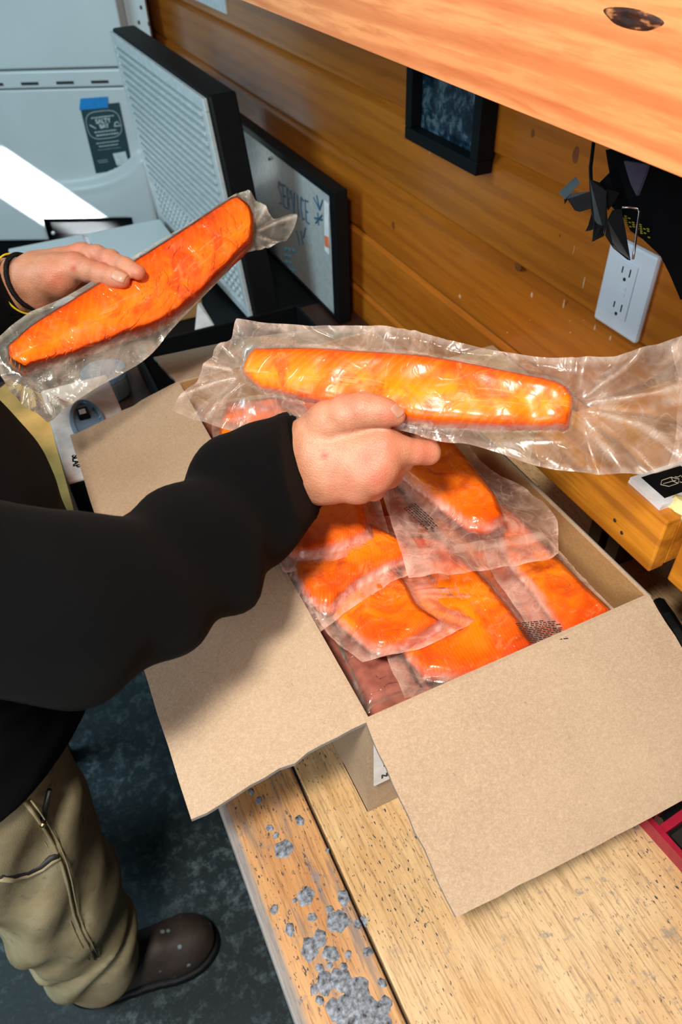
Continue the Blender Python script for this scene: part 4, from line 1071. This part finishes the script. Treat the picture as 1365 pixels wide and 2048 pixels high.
plate([(1200, 365), (1235, 330), (1262, 420), (1240, 430), (1215, 400)], [.80]*5, M_black)
v, f = tube([W(x, y, .755) for x, y in ((1245, 415), (1262, 414), (1276, 417), (1280, 424), (1276, 450), (1271, 490), (1267, 518))], .0013, 8); obj('wire_loop', v, f, M_steel, hk, smooth=True)
v, f = tube([W(1188, 285, .81), W(1182, 335, .80), W(1184, 392, .79)], .002, 6); obj('hanging_cord', v, f, M_black, hk)
# big black tool case hanging under the cabinet
def prism(name, px, d0, depth, m, parent=None):
    P = [W(x, y, d0) for x, y in px]; back = [p+A([depth, 0, 0]) for p in P]; k = len(P)
    return obj(name, P+back, [tuple(range(k)), tuple(range(k, 2*k))[::-1]]+[(i, k+i, k+(i+1) % k, (i+1) % k) for i in range(k)], m, parent)
tc = empty('tool_bag', tuple(W(1320, 420, .80)), 'black tool bag with faded yellow print hanging under the cabinet', 'bag')
prism('bag_body', [(1212, 300), (1262, 290), (1380, 340), (1380, 590), (1362, 600), (1340, 548), (1322, 512), (1286, 478), (1262, 462), (1240, 420), (1222, 360)], .80, .06, M_black, tc)
prism('side_panel', [(1248, 322), (1296, 330), (1290, 350), (1274, 392), (1262, 368)], .795, .004, plain('violet_grey_fabric', (.085, .075, .12), .6), tc)
L = []
rr = random.Random(5)
for k in range(5):
    for j in range(7):
        if rr.random() < .75:
            x, y = 1252+j*7.5+k*.5, 432+j*4.3+k*4.2; p = W(x, y, .793); L.append(boxvf(tuple(p-A([.0006, .0015, .0006])), tuple(p+A([.0006, .0015, .0006]))))
v, f = join(L); obj('yellow_print', v, f, plain('olive_yellow', (.30, .30, .02), .6), tc)

# ------------------------------------------------------------------ red clamp at the lower right
rd = empty('red_clamp', (.40, .12, BZ), 'crimson metal clamp with black rubber pads and screws', 'clamp')
ra_, rb_ = onZ(1300, 1655, BZ+.012), onZ(1372, 1735, BZ+.012); dxy = nrm((rb_-ra_)*A([1, 1, 0])); sd = A([dxy[1], -dxy[0], 0])
if sd[0] < 0: sd = -sd
def obar(nm, s0, s1, w0, w1, z0_, z1_, m):
    P = [ra_*A([1, 1, 0])+dxy*s+sd*w_ for s, w_ in ((s0, w0), (s1, w0), (s1, w1), (s0, w1))]
    V = [A([*p[:2], z0_]) for p in P]+[A([*p[:2], z1_]) for p in P]
    return obj(nm, V, [(3, 2, 1, 0), (4, 5, 6, 7), (0, 1, 5, 4), (1, 2, 6, 5), (2, 3, 7, 6), (3, 0, 4, 7)], m, rd)
obar('side_bar', -.05, .14, 0, .006, BZ, BZ+.018, M_red); obar('base_plate', -.05, .14, .006, .05, BZ, BZ+.005, M_black); obar('cross_bar', .004, .012, .006, .05, BZ+.005, BZ+.016, M_red)
obar('side_bar', -.05, .14, .05, .056, BZ, BZ+.018, M_red); obar('rubber_pad', .016, .05, .010, .028, BZ+.005, BZ+.014, M_dkgrey); obar('lever', -.04, -.004, .012, .022, BZ+.005, BZ+.02, M_red)
p = ra_*A([1, 1, 0])+dxy*.0+sd*.012; v, f = tube([A([*p[:2], BZ+.005]), A([*p[:2], BZ+.013])], .0045, 10); obj('screw', v, f, M_steel, rd)

# ------------------------------------------------------------------ background: freezer panel, ribbed panel, whiteboard
hx = A([.886, -.464, 0]); hn = nrm(np.cross(hx, (0, 0, 1))); FO = W(235, 140, 2.75)
if hn[1] > 0: hn = -hn
def fz(px, py): q = onP(px, py, FO, hn)-FO; return q@hx, q[2]
def fw3(a, z, o_=0): return FO+hx*a+A([0, 0, z])+hn*o_
frz = empty('freezer', tuple(FO*A([1, 1, 0])), 'large white moulded freezer body at the far end, lit by a sunbeam', 'freezer')
ar, zt0 = fz(238, 133); aR = ar+.04; al = aR-1.5; zseam = fz(235, 136)[1]; ztop = .65; zb = fz(280, 470)[1]
def fbox(nm, a0, a1, z0_, z1_, o0, o1, m, par=frz, bev=0):
    V = [fw3(a, z, o_) for z in (z0_, z1_) for a, o_ in ((a0, o0), (a1, o0), (a1, o1), (a0, o1))]
    o = obj(nm, V, [(3, 2, 1, 0), (4, 5, 6, 7), (0, 1, 5, 4), (1, 2, 6, 5), (2, 3, 7, 6), (3, 0, 4, 7)], m, par)
    if bev: b = o.modifiers.new('b', 'BEVEL'); b.width = bev; b.segments = 3
    return o
fbox('upper_panel', al, aR, zseam+.004, ztop, -.35, .004, M_white, bev=.008)
fbox('seam_band', al, aR, zseam-.062, zseam-.002, -.35, 0, M_white, bev=.008)
zs = fz(200, 163)[1]
for (x0, x1) in ((42, 77), (113, 148), (183, 218), (-28, 6), (-98, -64)):
    a0, z_ = fz(x0, 166); a1, _ = fz(x1, 166); fbox('slot', a0, a1, zs-.006, zs+.004, -.01, .002, M_slot)
# moulded lower body : scooped surface with a rounded step
nu, nv = 70, 70; V = []; zlo = fz(300, 470)[1]
zc0 = fz(0, 360)[1]
for j in range(nv):
    for i in range(nu):
        a = al+(aR-al)*i/(nu-1); z = zseam-.064+(zlo-(zseam-.064))*j/(nv-1)
        # step: recessed tub wall curving at lower right, with ridge
        rx = (aR-.03-a)/.26; zz = (z-zlo)/(zseam-.064-zlo)
        dd = zz-(.34+.16*math.exp(-max(rx, 0)*2.2)*1.3)
        off = .035/(1+math.exp(dd*28))+.010*math.exp(-(dd/.03)**2)-.004
        V.append(fw3(a, z, off))
Fc = gridfaces(nu, nv)
# notch at the bottom
na0 = fz(95, 445)[0]; na1 = fz(272, 430)[0]; nz = fz(200, 430)[1]
keep = []
for q in Fc:
    c = sum((V[i] for i in q))/4-FO; a, z = c@hx, c[2]
    rc = .02
    if na0 < a < na1 and z < nz and not (a > na1-rc and z > nz-rc and (a-na1+rc)**2+(z-nz+rc)**2 > rc*rc): continue
    keep.append(q)
o = obj('tub', V, keep, M_white, frz, smooth=True); sm = o.modifiers.new('s', 'SOLIDIFY'); sm.thickness = .006
fbox('inner_recess', al, aR-.012, zlo-.30, zseam-.08, -.35, -.03, M_black)
fbox('base_plinth', al, aR+.005, -FO[2]+.0, zlo-.002, -.35, .01, M_black)
for x_, o_ in ((108, .012), (20, .012)):
    a, z_ = fz(x_, 458); v, f = uvs(fw3(a, z_-.01, .02), .008); obj('rivet', v, f, M_white, frz, smooth=True)
# taped card
def cpt(px, py, o_=.006): a, z = fz(px, py); return fw3(a, z, o_)
c4 = [cpt(161, 213), cpt(239, 204), cpt(267, 336), cpt(193, 346)]
cd_ = empty('rack_card', tuple(c4[3]), 'dark teal printed card taped to the white freezer', 'card')
def quadslab(c, t, m, nm, par):
    nn = hn; return obj(nm, [*c, *[p+nn*t for p in c]], [(0, 1, 2, 3), (7, 6, 5, 4), (0, 4, 5, 1), (1, 5, 6, 2), (2, 6, 7, 3), (3, 7, 4, 0)], m, par)
quadslab(c4, .0008, M_card, 'card_sheet', cd_)
def cp(u, v): a = (1-v)*((1-u)*c4[0]+u*c4[1])+v*((1-u)*c4[3]+u*c4[2]); return a+hn*.0014
L = [tube([cp(.5+.44*math.copysign(abs(math.cos(t))**.55, math.cos(t)), .29+.20*math.copysign(abs(math.sin(t))**.7, math.sin(t))) for t in np.linspace(0, 2*math.pi, 50)], .0011, 5)]
def bar(u0, u1, v_, r, n=9):
    rr = random.Random(int(v_*1000)); u = u0
    while u < u1: l = rr.uniform(.03, .07); L.append(tube([cp(u, v_), cp(min(u+l, u1), v_)], r, 5)); u += l+.018
bar(.22, .80, .175, .0022); bar(.22, .80, .385, .0022); bar(.25, .84, .435, .0024); bar(.2, .8, .55, .0018); bar(.25, .75, .60, .0018); bar(.2, .8, .65, .0006); bar(.12, .38, .81, .0009); bar(.15, .38, .84, .0009)
L.append(tube([cp(.14, .27), cp(.28, .33)], .0022, 6)); L.append(tube([cp(.76, .33), cp(.80, .28), cp(.86, .27), cp(.92, .33), cp(.76, .33)], .0022, 6))
v, f = join(L); obj('printing', v, f, M_cardprint, cd_)['kind'] = 'stuff'
for s_, vv_, sz in (('SALTY', .235, .022), ('BAY', .31, .021)):
    text('lettering', s_, sz, frame(cp(.5, vv_), c4[1]-c4[0], c4[0]-c4[3]), M_cardprint, cd_, bold=.0006)
quadslab([cp(.56, .73), cp(.90, .72), cp(.92, .91), cp(.60, .92)], .0004, M_cardprint, 'blank_square', cd_)
t4 = [cpt(162, 196, .0075), cpt(216, 192, .0075), cpt(218, 214, .0085), cpt(160, 219, .0085)]
quadslab(t4, .0005, M_tape, 'tape_strip', cd_)
# white upright with holes between freezer and wall
upx = onP(262, 40, FO+hn*-.10, hn)
ug = empty('metal_upright', (float(upx[0]), float(upx[1]), 0), 'white perforated metal upright beside the freezer', 'upright')
def ubox(nm, px0, px1, z0_, z1_, o_, m, t=.02):
    a0 = (onP(px0, 40, FO+hn*o_, hn)-FO)@hx; a1 = (onP(px1, 40, FO+hn*o_, hn)-FO)@hx; return fbox(nm, a0, a1, z0_, z1_, o_-t, o_, m, ug)
ubox('post', 226, 238, -FO[2], .7, -.02, M_black); ubox('channel', 254, 296, -FO[2], .7, -.08, M_white)
for yy in (15, 45, 48):
    q = onP(282 if yy < 30 else (278 if yy == 45 else 298), yy, FO+hn*-.079, hn)-FO; a, z = q@hx, q[2]; fbox('hole', a-.004, a+.004, z-.006, z+.006, -.082, -.0785, M_slot, ug)

# ribbed panel (light diffuser box) leaning, standing on the bench
XR = .5
rp = empty('ribbed_light_panel', (XR, 2.1, .69), 'white ribbed panel in black housing standing beyond the box', 'light panel')
A0, A1, A2 = onX(222, 62, XR-.06), onX(410, 197, XR-.01), onX(505, 640, XR)
A3 = A0+(A2-A1)
exr = nrm(A1-A0); ezr = nrm(A2-A1); nr = nrm(np.cross(exr, ezr)); 
if nr[0] > 0: nr = -nr
LW, LH = np.linalg.norm(A1-A0), np.linalg.norm(A2-A1)
def rp3(u, v, o_): return A0+exr*u+ezr*v+nr*o_
def rbx(nm, u0, u1, v0, v1, o0, o1, m, par=rp, bev=0):
    V = [rp3(u, v, o_) for o_ in (o0, o1) for u, v in ((u0, v0), (u1, v0), (u1, v1), (u0, v1))]
    o = obj(nm, V, [(3, 2, 1, 0), (4, 5, 6, 7), (0, 1, 5, 4), (1, 2, 6, 5), (2, 3, 7, 6), (3, 0, 4, 7)], m, par)
    if bev: b = o.modifiers.new('b', 'BEVEL'); b.width = bev; b.segments = 2
    return o
rbx('housing', -.008, LW+.01, -.006, LH+.01, -.075, -.006, M_black, bev=.006)
M_rib = plain('ribbed_diffuser', (.48, .54, .56), .35, coat=.1)
rbx('bezel', 0, LW, 0, .028, -.005, .006, M_rib, bev=.002); rbx('bezel', 0, LW, LH-.024, LH, -.005, .006, M_rib, bev=.002)
rbx('bezel', 0, .03, .028, LH-.024, -.005, .006, M_rib, bev=.002); rbx('bezel', LW-.024, LW, .028, LH-.024, -.005, .006, M_rib, bev=.002)
rbx('backing', .03, LW-.024, .028, LH-.024, -.005, -.002, M_rib)
nr_ = 22; pit = (LH-.056)/nr_
for k in range(nr_): 
    v0 = .030+pit*k
    if k < 17: rbx('rib', .034, LW-.028, v0+pit*.15, v0+pit*.62, -.002, .010, M_rib, bev=.0015)
    else:
        L = []
        for j in range(24):
            u = .04+(LW-.07)*j/24; c = rp3(u+.012, v0+pit*.4, .0); L.append(uvs(c, .008, 8, 6, ax=(.5, 1, 1)))
        v, f = join(L); obj('rib', v, f, M_rib, rp, smooth=True)
# whiteboard
XW = .70
wbp = [onX(661, 392, XW), onX(671, 640, XW), onX(492, 270, XW)]
wy0, wy1 = wbp[0][1], wbp[2][1]+.1; wz1, wz0 = wbp[0][2], .691
wb = empty('whiteboard', (XW, (wy0+wy1)/2, .69), 'framed whiteboard with blue handwriting leaning by the pine wall', 'whiteboard')
box('board', (XW, wy0, wz0+.012), (XW+.006, wy1, wz1), M_wb, wb)
box('frame_stile', (XW-.004, wy0-.032, wz0), (XW+.03, wy0, wz1+.02), M_black, wb, bev=.002); box('frame_stile', (XW-.004, wy1, wz0), (XW+.03, wy1+.03, wz1+.02), M_black, wb, bev=.002)
box('frame_rail', (XW-.004, wy0, wz1), (XW+.03, wy1, wz1+.02), M_black, wb, bev=.002); box('frame_rail', (XW-.004, wy0, wz0), (XW+.03, wy1, wz0+.012), M_black, wb, bev=.002)
def wpt(px, py): p = onX(px, py, XW-.0008); return p
L = []
def wst(P, r=.0024): L.append(tube([wpt(*p) for p in P], r, 5))
# S E R V I C E running down-right
for k, ch in enumerate('SERVICE'):
    x0, y0 = 556+k*9.0, 362+k*6.2; w_, h_ = 6.5, 44; sk = 3
    G_ = {'S': [[(1, .1), (.4, 0), (.1, .25), (.9, .6), (.8, .95), (.1, 1)]], 'E': [[(1, 0), (.1, 0), (.1, 1), (1, 1)], [(.1, .5), (.8, .5)]], 'R': [[(.1, 1), (.1, 0), (.9, .15), (.8, .45), (.1, .5), (1, 1)]],
          'V': [[(0, 0), (.5, 1), (1, 0)]], 'I': [[(.5, 0), (.5, 1)]], 'C': [[(1, .1), (.3, 0), (0, .5), (.3, 1), (1, .9)]]}[ch]
    for s_ in G_: wst([(x0+a*w_+b*sk, y0+a*w_*.7+b*h_) for a, b in s_])
wst([(628, 395), (640, 420), (646, 400)]); wst([(634, 390), (640, 420)]); wst([(636, 425), (638, 450)]); wst([(630, 436), (646, 440)]); wst([(632, 446), (645, 430)])
wst([(594, 460), (600, 490)]); wst([(603, 462), (607, 488)]); wst([(612, 455), (608, 475)])
v, f = join(L); tag(obj('handwriting', v, f, M_marker, wb), 'dark blue handwriting', kind='stuff')
L = []
rr = random.Random(9)
for k in range(9):
    y = 500+k*13; x = 566+rr.uniform(0, 4)
    for j in range(rr.randint(2, 4)): wst([(x, y+j*2), (x+2.5, y-5+j*2), (x+4, y+3+j*2), (x+6, y-3+j*2)], .0020); x += 8
v, f = join(L); tag(obj('handwriting', v, f, M_markcy, wb), 'light blue handwriting', kind='stuff')
v, f = uvs(wpt(541, 317)-A([.003, 0, 0]), .004); obj('screw', v, f, M_steel, wb)
# small sticker at the board edge
q = [wpt(650, 400)-A([.001, 0, 0]), wpt(659, 408)-A([.001, 0, 0]), wpt(660, 510)-A([.001, 0, 0]), wpt(651, 500)-A([.001, 0, 0])]
st_ = obj('sticker', [*q, *[p-A([.0008, 0, 0]) for p in q]], [(3, 2, 1, 0), (4, 5, 6, 7), (0, 1, 5, 4), (1, 2, 6, 5), (2, 3, 7, 6), (3, 0, 4, 7)], M_paper, wb)
q = [wpt(651, 470)-A([.002, 0, 0]), wpt(659, 474)-A([.002, 0, 0]), wpt(660, 496)-A([.002, 0, 0]), wpt(652, 492)-A([.002, 0, 0])]
obj('sticker', [*q, *[p-A([.0008, 0, 0]) for p in q]], [(3, 2, 1, 0), (4, 5, 6, 7), (0, 1, 5, 4), (1, 2, 6, 5), (2, 3, 7, 6), (3, 0, 4, 7)], plain('orange_sticker', (.75, .20, .08), .5), wb)
# dark open wall notice at top edge
g0, g1 = onX(392, 0, .768), onX(455, 28, .768)
wn = box('wall_notice', (.764, g1[1], g1[2]), (.7695, g0[1], g0[2]+.25), M_paper); tag(wn, 'white paper notice on the pine wall, top edge', 'notice')

# ------------------------------------------------------------------ clutter behind the box
SZ = .69
bt = empty('black_tray', (.34, 1.5, SZ), 'shallow black plastic tray behind the box', 'tray')
tx0, tx1, ty0, ty1, tz = .175, .60, 1.36, 1.60, SZ+.065
box('tray_base', (tx0, ty0, SZ+.0005), (tx1, ty1, SZ+.006), M_black, bt)
for lo_, hi_ in (((tx0, ty0, SZ+.006), (tx0+.008, ty1, tz)), ((tx1-.008, ty0, SZ+.006), (tx1, ty1, tz)), ((tx0+.008, ty0, SZ+.006), (tx1-.008, ty0+.008, tz)), ((tx0+.008, ty1-.008, SZ+.006), (tx1-.008, ty1, tz))): box('tray_wall', lo_, hi_, M_black, bt, bev=.002)
pa0, pb0 = onZ(388, 684, SZ+.001), onZ(440, 668, SZ+.001)
pc = [pa0, pb0, onY(402, 606, pb0[1]+.05), onY(396, 608, pa0[1]+.05)]
tag(obj('paper_sheet', [*pc, *[p+A([0, .002, 0]) for p in pc]], [(3, 2, 1, 0), (4, 5, 6, 7), (0, 1, 5, 4), (1, 2, 6, 5), (2, 3, 7, 6), (3, 0, 4, 7)], M_paper), 'folded white paper standing behind the black tray', 'paper')
cbx = empty('brown_carton', (.30, 1.9, SZ), 'small brown carton in shadow beyond the tray', 'carton')
v, f = rbox((.20, 1.78, SZ+.0005), (.40, 1.98, SZ+.09), .004); obj('carton_body', v, f, M_kraft_in, cbx)
v, f = rbox((.20, 1.86, SZ+.0901), (.40, 1.89, SZ+.0909), .0003); obj('tape_strip', v, f, M_paper, cbx)
stn = empty('storage_stand', (.2, 1.8, 0), 'dark wooden stand beyond the bench carrying panel and whiteboard', 'stand')
box('top_board', (-.32, 1.06, SZ-.022), (.765, 1.70, SZ), M_dkwood, stn, bev=.002)
box('top_board', (-.32, 1.702, SZ-.022), (.765, 2.40, SZ), M_black, stn, bev=.002)
for x in (-.30, .71):
    for y in (1.08, 2.34): box('leg', (x, y, 0), (x+.04, y+.04, SZ-.0225), M_dkwood, stn)
def jar(nm, lab, c, r, h, m, cat):
    j = empty(nm, tuple(c), lab, cat)
    v, f = tube([c+A([0, 0, .0005]), c+A([0, 0, .004]), c+A([0, 0, h*.9]), c+A([0, 0, h])], [r*.9, r, r, r*.93], 28); obj('wall', v, f, m, j)
    v, f = tube([c+A([0, 0, h+.0005]), c+A([0, 0, h+.012])], [r*1.03, r*1.0], 28); obj('lid', v, f, M_lid, j); return j
jar('round_tub', 'clear round plastic tub with blue-grey lid left of the box flap', onZ(225, 800, SZ)+A([0, .03, 0]), .05, .05, plain('milky_plastic', (.16, .20, .22), .3), 'tub')
for x0_, x1_, lab in ((-.02, .19, 'white plastic tote lid just above the left hand'), (.21, .43, 'white plastic tote beside the ribbed panel')):
    wt = empty('white_tote', ((x0_+x1_)/2, 2.16, SZ), lab, 'tote')
    v, f = rbox((x0_, 2.02, SZ+.0005), (x1_, 2.31, SZ+.06), .006); obj('tote_body', v, f, M_white, wt); v, f = rbox((x0_-.004, 2.01, SZ+.0605), (x1_+.004, 2.32, SZ+.072), .004); obj('lid', v, f, M_white, wt)

# left of the box: yellow board, white lettered box, blue-grey lid
wbx = empty('lettered_box', (-.02, .9, .9), 'white box with black capital letters, left of the cardboard box', 'box')
zz = 1.62-.60
e0, e1_ = onZ(135, 965, zz), onZ(98, 832, zz); e2 = onZ(235, 938, zz)
x0 = e0[0]
v, f = rbox((x0, e0[1], zz-.10), (x0+.10, e0[1]+.24, zz), .003); obj('box_body', v, f, M_paper, wbx)
v, f = rbox((x0+.001, e0[1]-.004, zz-.101), (x0+.099, e0[1]-.0005, zz-.003), .001); obj('front_panel', v, f, M_black, wbx)
text('lettering', 'SLAP', .014, frame(onZ(152, 922, zz+.0006), -A([.10, 1, 0]), (1, -.1, 0)), M_black, wbx, bold=.0004)
box('bracket', (.0125, e0[1]+.01, BZ+.0003), (x0+.09, .98, zz-.1003), M_black, wbx)
# lid / plate leaning
bl = empty('oval_tub', tuple(onZ(170, 860, zz+.01)), 'blue-grey oval plastic tub lying on the lettered box', 'tub')
c = onZ(178, 850, zz+.003)
v, f = join([tube([c+A([.020*math.cos(t)*1.0, .055*math.sin(t), .004+.001*math.sin(t)]) for t in np.linspace(0, 2*math.pi, 48)], .004, 8)]); obj('rim', v, f, M_lid, bl, smooth=True)
V = [c+A([0, 0, .004])]+[c+A([.019*math.cos(t), .053*math.sin(t), .004]) for t in np.linspace(0, 2*math.pi, 49)[:-1]]; V += [p-A([0, 0, .003]) for p in V]
Fc = [(0, 1+k, 1+(k+1) % 48) for k in range(48)]+[(49, 50+(k+1) % 48, 50+k) for k in range(48)]+[(1+k, 50+k, 50+(k+1) % 48, 1+(k+1) % 48) for k in range(48)]
obj('plate', V, Fc, M_lid, bl)
p = c+A([-.002, .02, .011]); box('latch', tuple(p-A([.008, .012, .0065])), tuple(p+A([.008, .012, .001])), M_black, bl, bev=.002); box('latch_tag', tuple(p+A([-.005, -.008, .0012])), tuple(p+A([.004, .004, .002])), M_paper, bl)
# yellow board edge
b0, b1, b2, b3 = onZ(152, 1036, .94), onZ(140, 950, .94), onZ(100, 800, .94), onZ(30, 780, .94)
yb = [b3, b2, A([*(b1)[:2], .94]), b0, onZ(120, 1036, .94)]
yb = [onZ(x, y, .94) for x, y in ((20, 760), (88, 790), (104, 860), (150, 1030), (158, 1060), (60, 1060), (-30, 800))]
k = len(yb); V = yb+[p-A([0, 0, .02]) for p in yb]
o = obj('stool_top', V, [tuple(range(k))[::-1], tuple(range(k, 2*k))]+[(i, (i+1) % k, k+(i+1) % k, k+i) for i in range(k)], M_ywood)
tag(o, 'pale yellow wooden board edge beside the lettered white box', 'board')

# sunbeam aim: long side of the strip follows the streak across the freezer
a_, b_ = cpt(35, 365, 0), cpt(205, 478, 0); mid = (a_+b_)/2
src = A([-1.15, .75, 2.35]); bk = nrm(src-mid); xx = nrm((b_-a_)-np.dot(b_-a_, bk)*bk); yy = np.cross(bk, xx)
Mx = Matrix.Identity(4)
for i in range(3): Mx[i][0], Mx[i][1], Mx[i][2], Mx[i][3] = xx[i], yy[i], bk[i], src[i]
spo.matrix_world = Mx
